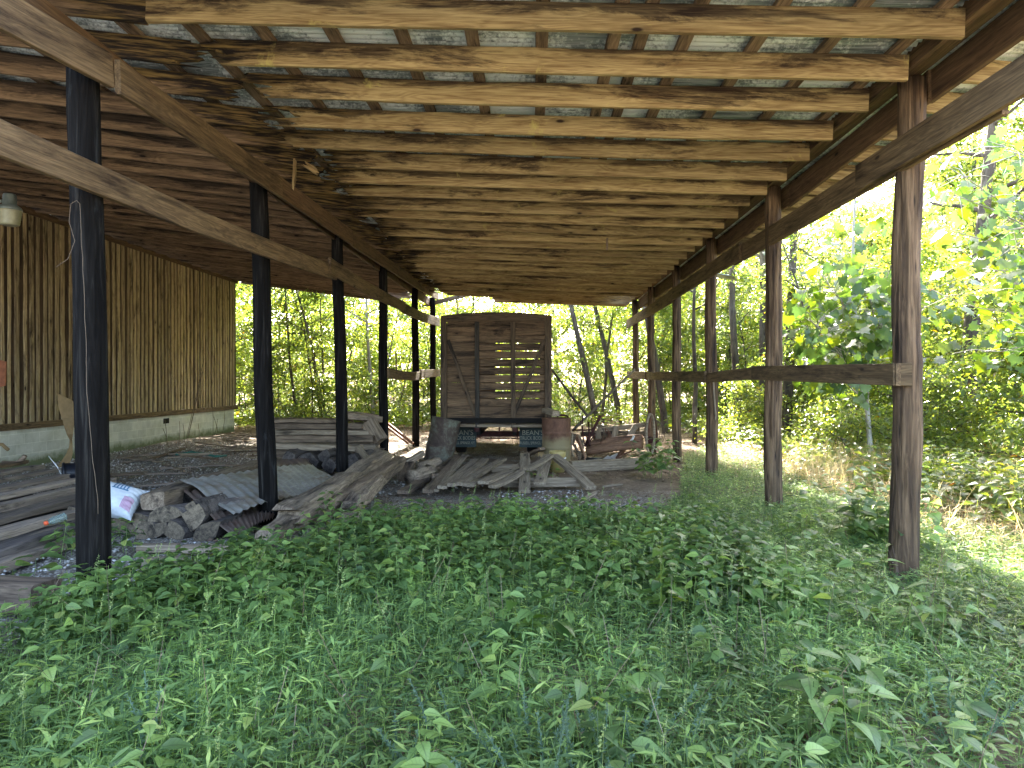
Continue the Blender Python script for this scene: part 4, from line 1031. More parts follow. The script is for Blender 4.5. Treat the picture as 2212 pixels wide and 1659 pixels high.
# ------------------------------------------------------------------ foliage generators
def unit(v): return v/np.maximum(np.linalg.norm(v, axis=-1, keepdims=True), 1e-9)
def leaves(pos, ax, nor, length, width, n=2, droop=.25, fold=.18, prof=None):
    """strips of n segments; pos (N,3) base, ax axis, nor normal"""
    N = len(pos); ax = unit(ax); side = unit(np.cross(nor, ax)); nor = np.cross(ax, side)
    if n == 1:      # two triangles folded on the midrib
        L = length[:, None]; Wd = width[:, None]
        v = np.stack([pos, pos+ax*L*.42+side*Wd/2+nor*Wd*fold, pos+ax*L-nor*L*droop*.5, pos+ax*L*.42-side*Wd/2+nor*Wd*fold], 1).reshape(-1, 3)
        b = np.arange(N)[:, None]*4
        f = np.stack([b+0, b+2, b+1], 2).reshape(-1, 3); g = np.stack([b+0, b+3, b+2], 2).reshape(-1, 3)
        return v, np.concatenate([f, g])
    prof = prof if prof is not None else np.sin(np.linspace(0, pi, n+1)**.85*pi**.15)
    V = []
    for i in range(n+1):
        t = i/n; wv = (width*prof[i]/2)[:, None]; L = (length*t)[:, None]
        c = pos+ax*L-nor*(length*droop*t*t)[:, None]
        V += [c+side*wv+nor*wv*fold*2, c, c-side*wv+nor*wv*fold*2]
    V = np.stack(V, 1).reshape(-1, 3); k = 3*(n+1); b = np.arange(N)*k; F = []
    for i in range(n):
        for q in range(2):
            a = b+3*i+q
            F.append(np.stack([a, a+1, a+4, a+3], 1))
    return V, np.concatenate(F)
def sphere_dirs(N, zlo=-1, zhi=1):
    z = rng.uniform(zlo, zhi, N); a = rng.uniform(0, 2*pi, N); r = np.sqrt(1-z*z)
    return np.stack([r*np.cos(a), r*np.sin(a), z], 1)
def wander(p0, d, L, n, wob, lift=0.0):
    P = [np.array(p0, float)]; d = unit(np.array(d, float))
    for i in range(n):
        d = unit(d+rng.normal(0, wob, 3)+np.array([0, 0, lift])); P.append(P[-1]+d*L/n)
    return P
def make_tree(H, r0, crown0, R, nl, nleaf, ls, up=.35, lean=(0, 0), trunk_wob=.05, flat=.5, droop=.35, aspect=.55):
    tv, tf = [], []; o = 0
    def addtube(P, ra, rb, ns):
        nonlocal o
        V, F = log_geo([Vector(p) for p in P], [ra+(rb-ra)*i/(len(P)-1) for i in range(len(P))], ns, .12, rng.integers(1e6), False)
        tv.extend([tuple(v) for v in V]); tf.extend([tuple(i+o for i in f) for f in F]); o += len(V)
    T = wander((0, 0, -.2), (lean[0], lean[1], 1), H*1.0, 14, trunk_wob, .06)
    addtube(T, r0, r0*.18, 9)
    ends = []
    for i in range(nl):
        t = crown0+(1-crown0)*(i+rng.uniform(0, .8))/nl
        k = min(t*14, 13.6); a = int(k); p = T[a]+(T[a+1]-T[a])*(k-a)
        az = i*2.4+rng.normal(0, .5); L = R*(1.15-.75*max(0, (t-crown0)/(1-crown0))**1.5)*rng.uniform(.6, 1.15)
        B = wander(p, (cos(az), sin(az), up+rng.normal(0, .15)), L, 7, .16, .02)
        rb = r0*(1-t)*.5+.012
        addtube(B, rb, .005, 5)
        for q in range(1, 8): ends.append((B[q], .2+.5*q/7))
        for s_ in range(4):
            q = rng.integers(2, 7); d = unit(B[q]-B[q-1]); d2 = unit(d+rng.normal(0, .6, 3)*np.array([1, 1, .4]))
            S = wander(B[q], d2, L*rng.uniform(.25, .5), 4, .15)
            addtube(S, .008, .003, 4)
            for e in S[1:]: ends.append((e, .45))
    C = np.array([e[0] for e in ends]); Sg = np.array([e[1] for e in ends])
    idx = rng.integers(0, len(C), nleaf)
    sp = rng.normal(0, 1, (nleaf, 3))*Sg[idx][:, None]*np.array([.62, .62, .62*flat])*(R/2.2)**.5
    pos = C[idx]+sp
    out = unit(np.stack([pos[:, 0], pos[:, 1], np.zeros(nleaf)], 1)+1e-6)
    ax = unit(out*.5+sphere_dirs(nleaf)*np.array([1, 1, .35])+np.array([0, 0, -droop]))
    nor = unit(np.array([0, 0, 1.])+rng.normal(0, .42, (nleaf, 3)))
    L = ls*rng.uniform(.6, 1.3, nleaf)
    lv, lf = leaves(pos, ax, nor, L, L*aspect, 1)
    return tv, tf, lv, lf
def tree_mesh(mbark, mleaf, **kw):
    tv, tf, lv, lf = make_tree(**kw)
    me = bpy.data.meshes.new('trunk'); me.from_pydata(tv, [], tf); me.update(); me.materials.append(mbark)
    me.polygons.foreach_set('use_smooth', [True]*len(me.polygons))
    return me, np_mesh('crown', lv, lf, mleaf, link=False)
def put_tree(name, meshes, loc, rz, s, label, cat, group=None, sz=None):
    root = bpy.data.objects.new(name, None); sc.collection.objects.link(root); root.location = loc; root.rotation_euler = (0, 0, rz); root.scale = (s, s, sz or s)
    tag(root, label, cat, group)
    for nm, me in zip(('trunk', 'crown'), meshes):
        o = bpy.data.objects.new(nm, me); sc.collection.objects.link(o); o.parent = root
    return root
QL = 1.0
SAP = [tree_mesh(M_bark, L_tree, H=h, r0=.035, crown0=.08, R=1.7, nl=15, nleaf=int(5200*QL), ls=.13, up=.25, flat=.35) for h in (4.2, 5.2, 6.0, 4.8)]
BUSH = [tree_mesh(M_bark, L_tree, H=h, r0=.02, crown0=.02, R=1.2, nl=12, nleaf=int(2200*QL), ls=.1, up=.5, flat=.6) for h in (1.6, 2.2)]
BIG = [tree_mesh(M_bark, L_tree, H=h, r0=.17, crown0=.26, R=3.2, nl=20, nleaf=int(17000*QL), ls=.15, up=.35, flat=.4, trunk_wob=.04) for h in (12, 14, 11)]
SLIM = [tree_mesh(M_bark, L_tree, H=h, r0=.06, crown0=.3, R=1.8, nl=13, nleaf=int(6500*QL), ls=.13, up=.5, flat=.4, trunk_wob=.07) for h in (8, 9)]
tr = random.Random(21)
def blocked(x, y): return (-10.6 < x < 5.2 and y < 22.5)
g_s = 'leafy saplings at the edge of the woods'
def scatter(n, box, fn, minD, keep=[]):
    out = []; tries = 0
    while len(out) < n and tries < 6000:
        tries += 1
        x, y = tr.uniform(box[0], box[1]), tr.uniform(box[2], box[3])
        if fn and not fn(x, y): continue
        if any((x-a)**2+(y-b)**2 < minD**2 for a, b in out+keep): continue
        out.append((x, y))
    keep.extend(out); return out
K = []
vis = lambda x, y: -.86*y-2 < x < .80*y+2.5
# saplings behind the shed
for x, y in scatter(44, (-21, 15, 24.2, 36), vis, 1.6, K):
    put_tree('sapling', SAP[tr.randrange(4)], (x, y, 0), tr.uniform(0, 6.28), tr.uniform(.85, 1.3), 'bright leafy sapling in the thicket behind the shed', 'sapling', 'saplings behind the shed')
# right hand side of the shed: open strip at X 4.5-7.5 for the first metres
fr_ = lambda x, y: x > 5.3+max(0, (16-y))*.42 and vis(x, y)
for x, y in scatter(30, (5.5, 22, 8.5, 27), fr_, 1.6, K):
    put_tree('sapling', SAP[tr.randrange(4)], (x, y, 0), tr.uniform(0, 6.28), tr.uniform(.7, 1.15), 'leafy sapling in the thicket to the right of the shed', 'sapling', 'saplings right of the shed')
for x, y in scatter(44, (-21, 22, 9, 34), lambda x, y: (fr_(x, y) or (y > 23.5 and vis(x, y))), 1.3, list(K)):
    put_tree('bush', BUSH[tr.randrange(2)], (x, y, 0), tr.uniform(0, 6.28), tr.uniform(.8, 1.3), 'low leafy bush on the floor of the woods', 'bush', 'low bushes at the foot of the woods')
for x, y in scatter(5, (13, 22, 12, 30), lambda x, y: vis(x, y), 2.4, K):
    put_tree('canopy_tree', BIG[tr.randrange(3)], (x, y, 0), tr.uniform(0, 6.28), tr.uniform(.8, 1.05), 'broad leafy tree closing the view above the thicket on the right', 'tree', 'leafy trees to the right of the shed')
for x, y in scatter(14, (-28, 28, 35, 50), vis, 3.6, K):
    put_tree('forest_tree', BIG[tr.randrange(3)], (x, y, 0), tr.uniform(0, 6.28), tr.uniform(.85, 1.2), 'tall woodland tree standing behind the saplings', 'tree', 'tall trees in the woods')
for x, y in scatter(12, (-18, 20, 20, 34), lambda x, y: (y > 24 and vis(x, y)) or fr_(x-2, y), 2.2, K):
    put_tree('slender_tree', SLIM[tr.randrange(2)], (x, y, 0), tr.uniform(0, 6.28), tr.uniform(.85, 1.15), 'slender woodland tree with a thin bending trunk', 'tree', 'slender trees in the woods')
for x, y in scatter(16, (4.4, 8.5, 11.5, 21), lambda x, y: x > 4.3+max(0, 15-y)*.3, .8, []):
    put_tree('shrub', BUSH[tr.randrange(2)], (x, y, 0), tr.uniform(0, 6.28), tr.uniform(.45, .8), 'small leafy shrub close behind the round posts', 'shrub', 'small shrubs behind the round posts')
THIN = [tree_mesh(M_bark, L_tree, H=h, r0=.028, crown0=.3, R=1.1, nl=9, nleaf=900, ls=.12, up=.8, flat=.5, trunk_wob=.1) for h in (6.5, 8, 7)]
for x, y in scatter(60, (-18, 18, 13, 30), lambda x, y: (y > 23.6 and vis(x, y)) or fr_(x-.5, y), .9, []):
    put_tree('thin_sapling', THIN[tr.randrange(3)], (x, y, 0), tr.uniform(0, 6.28), tr.uniform(.8, 1.2), 'thin bare stemmed sapling among the thicket', 'sapling', 'thin stemmed saplings in the thicket')
# trunks one can tell apart
def trunk_tree(px, py, Y, r, lab, H=11, lean=(0, 0), mat=M_bark, R=2.2, nleaf=1500):
    g = W(px, py, Y); me = tree_mesh(mat, L_tree, H=H, r0=r, crown0=.45, R=R, nl=14, nleaf=nleaf, ls=.15, up=.4, flat=.4, lean=lean, trunk_wob=.025)
    put_tree('woodland_tree', me, (g.x, g.y, 0), 0, 1, lab, 'tree')
trunk_tree(2085, 1000, 15.5, .2, 'thick dark trunk standing right of the nearest round post')
trunk_tree(1698, 1000, 17, .14, 'dark trunk just right of the second round post', lean=(.05, 0))
trunk_tree(1595, 990, 19, .12, 'pair-like grey trunk between the second and third round posts')
trunk_tree(1648, 990, 20, .13, 'straight brown trunk behind the second round post')
trunk_tree(1440, 960, 22, .12, 'leaning brown trunk seen past the far right posts', lean=(-.12, 0))
trunk_tree(1295, 950, 25, .13, 'grey trunk leaning left behind the junk pile', lean=(-.28, 0))
trunk_tree(1345, 950, 27, .12, 'grey trunk leaning left beside the other leaning one', lean=(-.2, 0))
trunk_tree(643, 930, 25, .06, 'thin reddish twin stem seen between the second and third black posts', H=8, lean=(-.06, 0), R=1.8)
trunk_tree(700, 930, 25.5, .05, 'thin pale stem just left of the third black post', H=7, lean=(.06, 0), R=1.6)
trunk_tree(810, 930, 24.6, .08, 'pale forked stem left of the fourth black post', H=8, lean=(-.05, 0), mat=M_barkp, R=2)
trunk_tree(1500, 985, 18, .07, 'slim stem between the third and fourth round posts', H=8, R=1.8)
# the pale-stemmed young tree and lobed leaves on the right
def lobed(N, pos, ax, nor, size):
    out = np.array([(0, 0), (.28, -.12), (.5, -.24), (.47, .03), (.66, .24), (.47, .36), (.43, .66), (.24, .62), (0, 1.0), (-.24, .62), (-.43, .66), (-.47, .36), (-.66, .24), (-.47, .03), (-.5, -.24), (-.28, -.12)])
    ctr = np.array([(0, .25)]); pts = np.concatenate([ctr, out]); k = len(pts)
    ax = unit(ax); side = unit(np.cross(nor, ax)); nor = np.cross(ax, side)
    r2 = (pts**2).sum(1)
    V = pos[:, None]+ax[:, None]*pts[None, :, 1:2]*size[:, None, None]+side[:, None]*pts[None, :, 0:1]*size[:, None, None]+nor[:, None]*(-.22*r2[None, :, None]+.12*np.abs(pts[None, :, 0:1]))*size[:, None, None]
    b = np.arange(N)*k; F = []
    for i in range(1, k): F.append(np.stack([b, b+i, b+(i % (k-1))+1], 1))
    return V.reshape(-1, 3), np.concatenate(F)
def syc(name, base, H, r0, limbs, label, nl_each=26, size=.17, lean=(0, 0), spread=.5):
    root = thing(name, base, label, 'tree'); bz = np.array(base)
    tv = MB(); T = wander(bz+np.array([0, 0, -.2]), (lean[0], lean[1], 1), H, 10, .05, .05)
    V, F = log_geo([Vector(p) for p in T], [r0*(1-.8*i/10) for i in range(11)], 9, .1, 3, False); tv.add(V, F)
    PP, AX = [], []
    for tgt in limbs:
        tgt = np.array(tgt); k = min(9, max(2, int(10*(tgt[2]*.75)/H))); p = T[k]
        n = 8; B = [p+(tgt-p)*i/n+np.array([0, 0, .25*sin(pi*i/n)])+rng.normal(0, .03, 3)*(0 < i < n) for i in range(n+1)]
        V, F = log_geo([Vector(q) for q in B], [.018*(1-.8*i/n) for i in range(n+1)], 5, .1, 5, False); tv.add(V, F)
        for j in range(nl_each):
            t = rng.uniform(.25, 1.0); i = min(n-1, int(t*n)); q = B[i]+(B[i+1]-B[i])*(t*n-i)
            e = q+rng.normal(0, spread, 3)*np.array([1, 1, .7])*.6
            V, F = log_geo([Vector(q), Vector((q+e)/2+np.array([0, 0, .04])), Vector(e)], [.006, .004, .002], 4, .1, 5, False); tv.add(V, F)
            m_ = rng.integers(2, 5)
            for _ in range(m_): PP.append(e+rng.normal(0, .1, 3)); AX.append((e-q)+rng.normal(0, .35, 3)+np.array([0, 0, -.45]))
    tv.build('trunk', M_barkp, root, smooth=True)
    PP = np.array(PP); AX = np.array(AX); N = len(PP)
    nor = unit(np.array([-.15, -.55, .75])+rng.normal(0, .38, (N, 3)))
    lv, lf = lobed(N, PP, AX, nor, size*rng.uniform(.55, 1.15, N))
    np_mesh('crown', lv, lf, L_syc, root)
    return root
B1 = G(1863, 1012); 
syc('young_sycamore', (B1.x, 12.4, 0), 7.0, .05, [W(1760, 560, 11), W(1720, 660, 10.5), W(1800, 620, 10.5), W(1930, 560, 10.5), W(1900, 700, 11), W(1780, 740, 11.3), W(1990, 640, 10), W(1880, 480, 10.5), W(1740, 800, 12)], 'pale-stemmed young tree with lobed leaves between the first and second round posts', 22, .19)
B2 = (8.2, 9.3, 0)
syc('young_sycamore', B2, 7.5, .07, [W(2030, 350, 7.5), W(2060, 420, 7.6), W(2120, 300, 7.4), W(2190, 330, 7.3), W(2010, 480, 7.8), W(2140, 450, 7.6), W(2200, 480, 7.4), W(2090, 560, 7.8), W(2160, 600, 8), W(2040, 640, 8.4), W(2200, 700, 8), W(2120, 760, 8.6)], 'young tree with large bright lobed leaves at the right edge of the photo', 20, .145, spread=.5)
# large far-off wood
def woodland():
    N = 90000
    a = rng.uniform(-1.02, 1.02, N); R = rng.uniform(44, 62, N)
    x = np.sin(a)*R; y = np.cos(a)*R; z = rng.uniform(0, 1, N)**.9*17
    dens = np.array([mn.noise(Vector((p*.22, q*.22, r*.28))) for p, q, r in zip(x, y, z)])
    k = dens+rng.normal(0, .15, N) > -.12-.25*(z < 5)
    pos = np.stack([x, y, z], 1)[k]; n = len(pos)
    L = rng.uniform(.3, .6, n)
    v, f = leaves(pos, sphere_dirs(n)*np.array([1, 1, .5]), unit(np.array([0, 0, 1.])+rng.normal(0, .6, (n, 3))), L, L*.6, 1)
    tag(np_mesh('distant_woodland', v, f, L_far), 'far-off mass of green woodland filling the view', 'woodland', kind='stuff')
woodland()

# ------------------------------------------------------------------ ground vegetation
def fbm(x, y, s, o=0): return np.array([mn.noise(Vector((a*s+o, b*s, 1.3))) for a, b in zip(x, y)])
def in_post(x, y):
    m = np.zeros(len(x), bool)
    return m
def edge_left(x):       # nearest gravel line: vegetation only nearer than this depth
    return np.interp(x, [-4.6, -3.4, -2.9, -2.45, -1.9, -1.2, .8, 1.4, 2.0, 2.6, 3.2, 4.4], [3.6, 4.3, 4.65, 5.2, 6.4, 7.15, 7.4, 7.6, 9.4, 11.8, 14.4, 17.0])
def stems(N, x0, x1, y0, y1, mask):
    x = rng.uniform(x0, x1, N); y = rng.uniform(y0, y1, N); k = mask(x, y)
    return x[k], y[k]
def grass_like(name, x, y, h, nleaf, ll, lw, mat, label, n=2, leaf_up=.22, stem_r=.0013, z0=.1, lean=.25):
    N = len(x); base = np.stack([x, y, np.zeros(N)], 1)
    ln = rng.normal(0, lean, (N, 2)); H = h*rng.uniform(.55, 1.2, N)
    top = base+np.stack([ln[:, 0]*H, ln[:, 1]*H, H], 1)
    P, A, Nn, L = [], [], [], []
    az0 = rng.uniform(0, 6.28, N)
    for k in range(nleaf):
        t = z0+(1-z0)*(k+rng.uniform(0, .6, N))/nleaf; t = t[:, None]
        P.append(base+(top-base)*t)
        az = az0+k*pi+rng.normal(0, .7, N)
        upv = leaf_up+rng.normal(0, .25, N)
        a = np.stack([np.cos(az), np.sin(az), upv], 1); A.append(unit(a))
        Nn.append(unit(np.stack([-np.cos(az)*upv, -np.sin(az)*upv, np.ones(N)], 1)+rng.normal(0, .25, (N, 3))))
        L.append(ll*rng.uniform(.6, 1.25, N)*(1-.25*abs(k/nleaf-.6)))
    P = np.concatenate(P); A = np.concatenate(A); Nn = np.concatenate(Nn); L = np.concatenate(L)
    v, f = leaves(P, A, Nn, L, L*lw, n, .18, .12, np.array([.12, 1, .05]) if n == 2 else np.array([.1, .8, 1, .62, .03]))
    # stems as thin crossed blades
    s = np.array([stem_r, 0, 0]); m = (base+top)/2
    sv = np.stack([base-s, base+s, top+s*.6, top-s*.6], 1).reshape(-1, 3); b = np.arange(N)[:, None]*4+len(v)
    sf = np.concatenate([b, b+1, b+2, b+3], 1)
    v = np.concatenate([v, sv]); f = np.concatenate([f, sf])
    return tag(np_mesh(name, v, f, mat), label, 'ground cover', kind='stuff')
RB = [(1.6, 3.6), (2.0, 3.1)]
def veg_mask(x, y, dens=1.0):
    n = fbm(x, y, .9); e = edge_left(x)+.35*fbm(x, y, 1.7, 9)
    k = (y < e) & ~((x < -2.95) & (y > 4.6+.3*n)) & (x < 4.6+.4*n)
    k &= ~((x < -3.0) & (y > 3.9) & (n > .12))
    bare = np.exp(-(((x-1.9)/.45)**2+((y-4.3)/.35)**2))+np.exp(-(((x-1.3)/.35)**2+((y-4.9)/.35)**2))
    thin = rng.uniform(0, 1, len(x)) < dens*(.65+.9*n+.25)-.75*bare
    return k & thin
weedband = lambda x, y: np.clip(1.15-abs((y-6.0+.1*abs(x+.5))/1.35)**2, 0, 1)*(x < 1.9)*(x > -3.0)+np.exp(-(((x+2.6)/.95)**2+((y-4.4)/.7)**2))
x, y = stems(62000, -4.6, 5.0, 1.2, 9.0, lambda x, y: veg_mask(x, y) & (rng.uniform(0, 1, len(x)) > .55*weedband(x, y)))
grass_like('stiltgrass', x, y, np.clip(.27-.03*(x+1), .14, .29), 6, .085, .18, L_grass, 'dense carpet of narrow leaved grass across the shed floor')
x, y = stems(13000, .8, 5.2, 8.6, 17.5, lambda x, y: veg_mask(x, y))
grass_like('stiltgrass', x, y, .15+.0*x, 5, .07, .19, L_grass, 'narrow leaved grass running back along the round posts')
LFN = {}
def rib_attr(o):
    me = o.data; n = len(me.vertices); nb = LFN.get(n, 0)
    a = np.zeros((n, 3), np.float32)
    k = np.arange(nb); a[:nb, 0] = (k % 3 == 1); a[:nb, 1] = ((k % 15)//3)/4; a[:nb, 2] = 1
    at = me.attributes.new('lf', 'FLOAT_VECTOR', 'POINT'); at.data.foreach_set('vector', a.ravel())
    return o
def broad(x, y, h, pairs, ll, mat, name, label, kind='stuff', asp=.62):
    N = len(x); base = np.stack([x, y, np.zeros(N)], 1); H = h*rng.uniform(.6, 1.15, N); ln = rng.normal(0, .14, (N, 2))
    top = base+np.stack([ln[:, 0]*H, ln[:, 1]*H, H], 1); P, A, Q, L = [], [], [], []; az0 = rng.uniform(0, 6.28, N)
    for k in range(pairs):
        t = .3+.7*k/(pairs-1)
        for sgn in (0, pi):
            az = az0+k*pi/2+sgn+rng.normal(0, .25, N); pet = .022+.03*(1-t)
            d = np.stack([np.cos(az), np.sin(az), .35+.4*(k == pairs-1)+rng.normal(0, .12, N)], 1)
            P.append(base+(top-base)*t+d*pet); A.append(unit(d*np.array([1, 1, .25])+np.array([0, 0, -.12]))); Q.append(unit(np.array([0, 0, 1.])+rng.normal(0, .28, (N, 3))))
            L.append(ll*rng.uniform(.75, 1.2, N)*(.55+.6*sin(pi*min(1, .25+t*.6))))
    P, A, Q, L = map(np.concatenate, (P, A, Q, L))
    v, f = leaves(P, A, Q, L, L*asp, 4, .28, .13, np.array([.25, .95, .9, .5, .03]))
    nb = len(v); s = np.array([.0025, 0, 0]); sv = np.stack([base-s, base+s, top+s*.6, top-s*.6], 1).reshape(-1, 3); b = np.arange(N)[:, None]*4+len(v)
    v = np.concatenate([v, sv]); f = np.concatenate([f, np.concatenate([b, b+1, b+2, b+3], 1)])
    LFN[len(v)] = nb
    return v, f
x, y = stems(9000, -3.6, 2.2, 3.5, 8.6, lambda x, y: veg_mask(x, y) & (rng.uniform(0, 1, len(x)) < .8*weedband(x, y)))
v, f = broad(x, y, .36, 5, .095, L_weed, '', '')
tag(rib_attr(np_mesh('nettle_patch', v, f, L_weed)), 'band of broad leaved nettles before the planks and the firewood', 'weeds', kind='stuff')
x, y = stems(330, -3.6, 3.6, 1.7, 7, veg_mask)
v, f = broad(x, y, .36, 4, .1, L_weed, '', '')
tag(rib_attr(np_mesh('scattered_weeds', v, f, L_weed)), 'scattered broad leaved weeds standing in the grass', 'weeds', kind='stuff')
# seed spikes
x, y = stems(240, -3.4, 2.4, 2.2, 7.6, veg_mask); N = len(x)
t = np.tile(np.linspace(.0, 1, 26), N); bx = np.repeat(x, 26); by = np.repeat(y, 26); h0 = np.repeat(.36+.12*rng.uniform(0, 1, N), 26)
pos = np.stack([bx+rng.normal(0, .003, len(t))+.02*t, by, h0+.09*t], 1); d = sphere_dirs(len(t), -.1, .8)
v, f = leaves(pos, d, sphere_dirs(len(t)), np.full(len(t), .011)*(1.2-.6*t), np.full(len(t), .007), 1)
st = np.stack([x, y, np.zeros(N)], 1); tp = np.stack([x+.02, y, .36+.21*np.ones(N)*.9], 1); s = np.array([.0015, 0, 0])
sv = np.stack([st-s, st+s, tp], 1).reshape(-1, 3); b = np.arange(N)[:, None]*3+len(v)
tag(np_mesh('seed_spikes', np.concatenate([v, sv]), np.concatenate([f, np.concatenate([b, b+1, b+2], 1)]), L_seed), 'pale green seed spikes rising from the weeds', 'seed spikes', kind='stuff')
# blue-green feathery plants along the bottom edge
def feather(cx, cy, n, lab, H=.45, mat=L_blue):
    H *= .8; n = int(n*.8)
    P, A, Q = [], [], []; tv = MB()
    for i in range(n):
        az = rng.uniform(0, 6.28); tilt = rng.uniform(.2, .9); L = H*rng.uniform(.6, 1.2)
        B = wander((cx+rng.normal(0, .06), cy+rng.normal(0, .06), 0), (cos(az)*tilt, sin(az)*tilt, 1), L, 6, .08)
        V, F = log_geo([Vector(q) for q in B], [.003*(1-.1*k) for k in range(7)], 4, .1, 1, False); tv.add(V, F)
        for j in range(110):
            t = rng.uniform(.15, 1)*6; k = min(5, int(t)); p = B[k]+(B[k+1]-B[k])*(t-k)
            d = unit(B[k+1]-B[k]); P.append(p); A.append(d*.9+sphere_dirs(1)[0]*.9); Q.append(sphere_dirs(1)[0]+np.array([0, 0, .8]))
    root = thing('feathery_plant', (cx, cy, 0), lab, 'plant', 'blue green feathery plants')
    tv.build('stems', L_blue, root)
    P = np.array(P); v, f = leaves(P, np.array(A), np.array(Q), rng.uniform(.012, .022, len(P)), rng.uniform(.005, .008, len(P)), 1)
    np_mesh('leaflets', v, f, mat, root)
for px, py, n, lab in ((1300, 1640, 14, 'blue green feathery plant at the middle of the bottom edge'), (1400, 1560, 9, 'upright blue green feathery plant right of the bottom middle'), (350, 1570, 8, 'blue green feathery plant low at the left'), (930, 1600, 12, 'blue green feathery plant left of the bottom middle'), (1180, 1640, 12, 'blue green feathery plant just left of the bottom centre one'), (1560, 1300, 8, 'faint feathery plant beside the bare patch'), (2080, 1540, 9, 'feathery plant at the lower right')):
    g = G(px, py, .2); feather(g.x, g.y, n, lab)
# single plants one can point to
def plant(px, py, z, n, pairs, ll, h, lab, mat=L_weed, asp=.62, cat='plant', name='leafy_plant'):
    g = G(px, py, z); xx = g.x+rng.normal(0, .05*n**.5, n); yy = g.y+rng.normal(0, .05*n**.5, n)
    v, f = broad(xx, yy, h, pairs, ll, mat, '', '', asp=asp)
    c = np.array([g.x, g.y, 0]); o = np_mesh(name, v-c, f, mat, None, Matrix.Translation(Vector(c))); rib_attr(o); tag(o, lab, cat)
plant(160, 1195, .0, 5, 4, .11, .3, 'leafy nettle growing left of the foot of the nearest black post')
plant(268, 1190, .0, 5, 4, .1, .32, 'leafy nettle growing right of the foot of the nearest black post')
plant(715, 1140, .0, 4, 4, .1, .34, 'small green plant against the thick rotten beam')
plant(1160, 1400, .1, 3, 3, .15, .38, 'light yellow green broad leaved seedling in the middle of the grass', L_syc)
plant(20, 1290, .05, 3, 3, .19, .3, 'large waxy leaved plant at the left edge', L_weed, .7)
plant(1860, 1175, .0, 26, 5, .12, .62, 'dark rounded leaf shrub left of the nearest round post', L_weed, .9, 'shrub', 'shrub')
plant(1410, 1030, .0, 14, 4, .13, .6, 'climbing leafy plant at the foot of the far round posts', L_weed, .9)
plant(1395, 1330, .1, 3, 6, .11, .75, 'tall drooping leafy stem right of the middle', L_syc)
plant(1810, 1600, .1, 4, 4, .16, .38, 'broad leaved plant in the lower right foreground', L_weed, .55)
plant(2010, 1370, .1, 4, 4, .14, .45, 'serrated leaf plant in front of the nearest round post', L_weed, .5)
plant(1150, 1050, .0, 3, 4, .09, .26, 'small plant in front of the cracked plank')
plant(1190, 1035, .0, 2, 3, .09, .22, 'tiny plant between the cracked plank and the one beside it')
# sunlit weeds and floor cover outside on the right and behind
x, y = stems(30000, 3.4, 12, 4.2, 16, lambda x, y: (x > 4.1+.25*fbm(x, y, 1.1)) & (rng.uniform(0, 1, len(x)) < .45+.7*fbm(x, y, .7, 4)) & (x < 5+y*.62))
grass_like('sunlit_weeds', x, y, .26+.0*x, 5, .1, .16, L_dry, 'sunlit yellow green weeds and dry grass outside the shed on the right')
x, y = stems(2600, 4.6, 13, 6, 17, lambda x, y: (rng.uniform(0, 1, len(x)) < .5+.9*fbm(x, y, .6, 14)) & (x < 5+y*.66))
v, f = broad(x, y, .6, 5, .13, L_tree, '', '')
tag(np_mesh('weed_thicket', v, f, L_tree), 'taller broad leaved weeds at the foot of the trees on the right', 'weeds', kind='stuff')
x, y = stems(9000, -17, 17, 15, 34, lambda x, y: ((x > 4.3) | (y > 23)) & (rng.uniform(0, 1, len(x)) < .5+.9*fbm(x, y, .5, 24)) & (x < 5+y*.66))
v, f = broad(x, y, .55, 4, .16, L_tree, '', '')
tag(np_mesh('forest_floor_plants', v, f, L_tree), 'low leafy plants covering the floor of the woods', 'ground cover', kind='stuff')
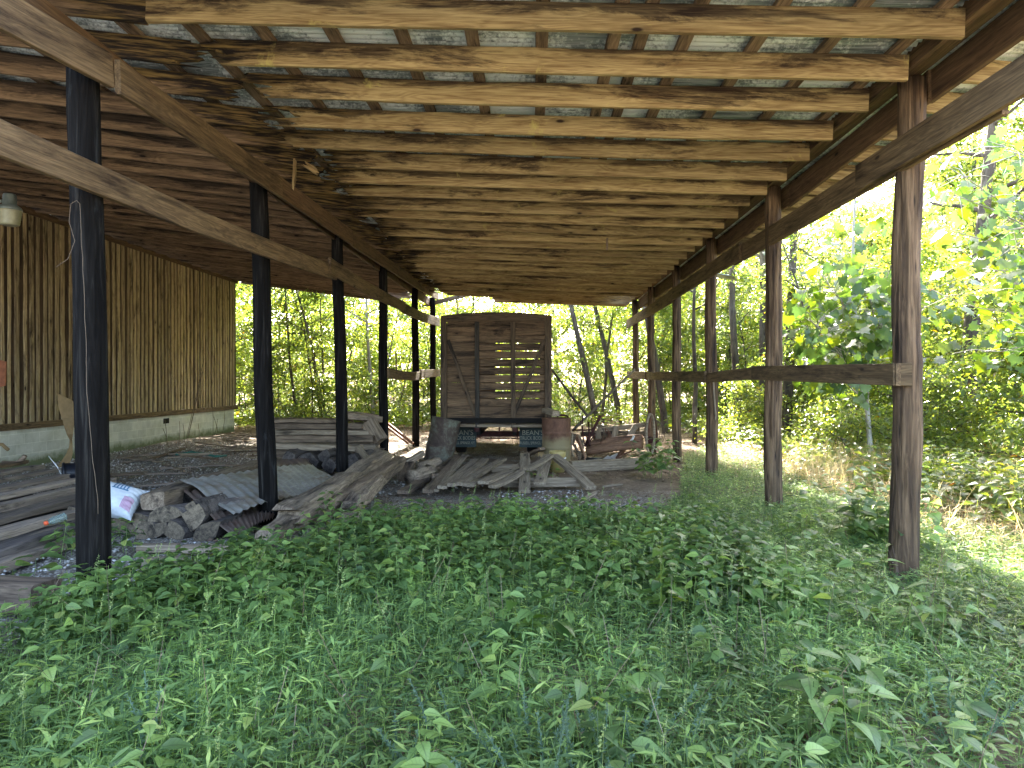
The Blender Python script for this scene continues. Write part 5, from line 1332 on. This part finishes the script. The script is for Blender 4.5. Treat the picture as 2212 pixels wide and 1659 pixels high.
# loose stones and dead leaves
def stones():
    N = 26000; x = rng.uniform(-9.6, 2.6, N); y = rng.uniform(3.8, 20, N); n = fbm(x, y, .8, 3)
    k = ((x < -2.9) & (y > 4.4)) | ((y > 8.0) & (y < 11) & (n > -.1)); k &= rng.uniform(0, 1, N) < np.clip(1.5-.06*y+n, .1, 1)
    x, y = x[k], y[k]; N = len(x)
    bv = np.array([(1, 0, 0), (-1, 0, 0), (0, 1, 0), (0, -1, 0), (0, 0, 1), (0, 0, -1)], float)
    bf = np.array([(0, 2, 4), (2, 1, 4), (1, 3, 4), (3, 0, 4), (2, 0, 5), (1, 2, 5), (3, 1, 5), (0, 3, 5)])
    s = rng.uniform(.008, .022, N)[:, None, None]*rng.uniform(.6, 1.4, (N, 6, 3))
    a = rng.uniform(0, 6.28, N); R = np.stack([np.cos(a), -np.sin(a), np.sin(a), np.cos(a)], 1).reshape(N, 2, 2)
    v = bv[None]*s; v[:, :, :2] = np.einsum('nij,nkj->nki', R, v[:, :, :2]); v[:, :, 2] *= .6
    v += np.stack([x, y, np.full(N, .0)], 1)[:, None]
    f = (np.arange(N)[:, None, None]*6+bf[None]).reshape(-1, 3)
    s_ = NT('loose stones'); g = s_.new('NewGeometry').outputs['Random Per Island']
    mt = s_.finish(s_.ramp(g, [(0, (.14, .12, .1)), (.5, (.34, .32, .28)), (1, (.6, .58, .54))]), .9)
    tag(np_mesh('gravel', v.reshape(-1, 3), f, mt), 'loose pale gravel stones on the shed floor', 'gravel', kind='stuff')
stones()
def litter(name, N, x0, x1, y0, y1, mask, lab, s0=.05):
    x = rng.uniform(x0, x1, N); y = rng.uniform(y0, y1, N); k = mask(x, y); x, y = x[k], y[k]; N = len(x)
    L = s0*rng.uniform(.5, 1.3, N); pos = np.stack([x, y, rng.uniform(.0, .02, N)], 1)
    v, f = leaves(pos, sphere_dirs(N)*np.array([1, 1, .25]), unit(np.array([0, 0, 1.])+rng.normal(0, .35, (N, 3))), L, L*.55, 1)
    tag(np_mesh(name, v, f, L_dead), lab, 'dead leaves', kind='stuff')
litter('leaf_litter', 9000, -9.5, 4.4, 8.4, 21, lambda x, y: (fbm(x, y, .6, 7) > -.25+.05*(x < -2)), 'brown dead leaves and chips strewn over the shed floor')
litter('woods_leaf_litter', 16000, -15, 15, 5, 32, lambda x, y: ((x > 4.2) | (y > 21)) & (x < 5+y*.66), 'brown dead leaves on the floor of the woods', .08)

x, y = stems(420, -3.8, 4.2, 1.8, 7.5, veg_mask)
grass_like('dry_stems', x, y, .42+.0*x, 2, .03, .2, L_dead, 'thin dry dead stems standing among the grass', stem_r=.0018, lean=.5)
litter('grass_litter', 1500, -4, 4.4, 1.8, 8, lambda x, y: fbm(x, y, .9) > -.1, 'fallen brown leaves lying among the grass', .06)

x, y = stems(9000, 3.5, 11, 4.4, 14, lambda x, y: (x > 4.1+.3*fbm(x, y, 1.1)) & (rng.uniform(0, 1, len(x)) < .35+1.1*fbm(x, y, .5, 31)) & (x < 5+y*.62))
grass_like('straw_grass', x, y, .48+.0*x, 5, .16, .045, L_straw, 'taller straw coloured grass in the sun right of the round posts', leaf_up=.9, stem_r=.002)
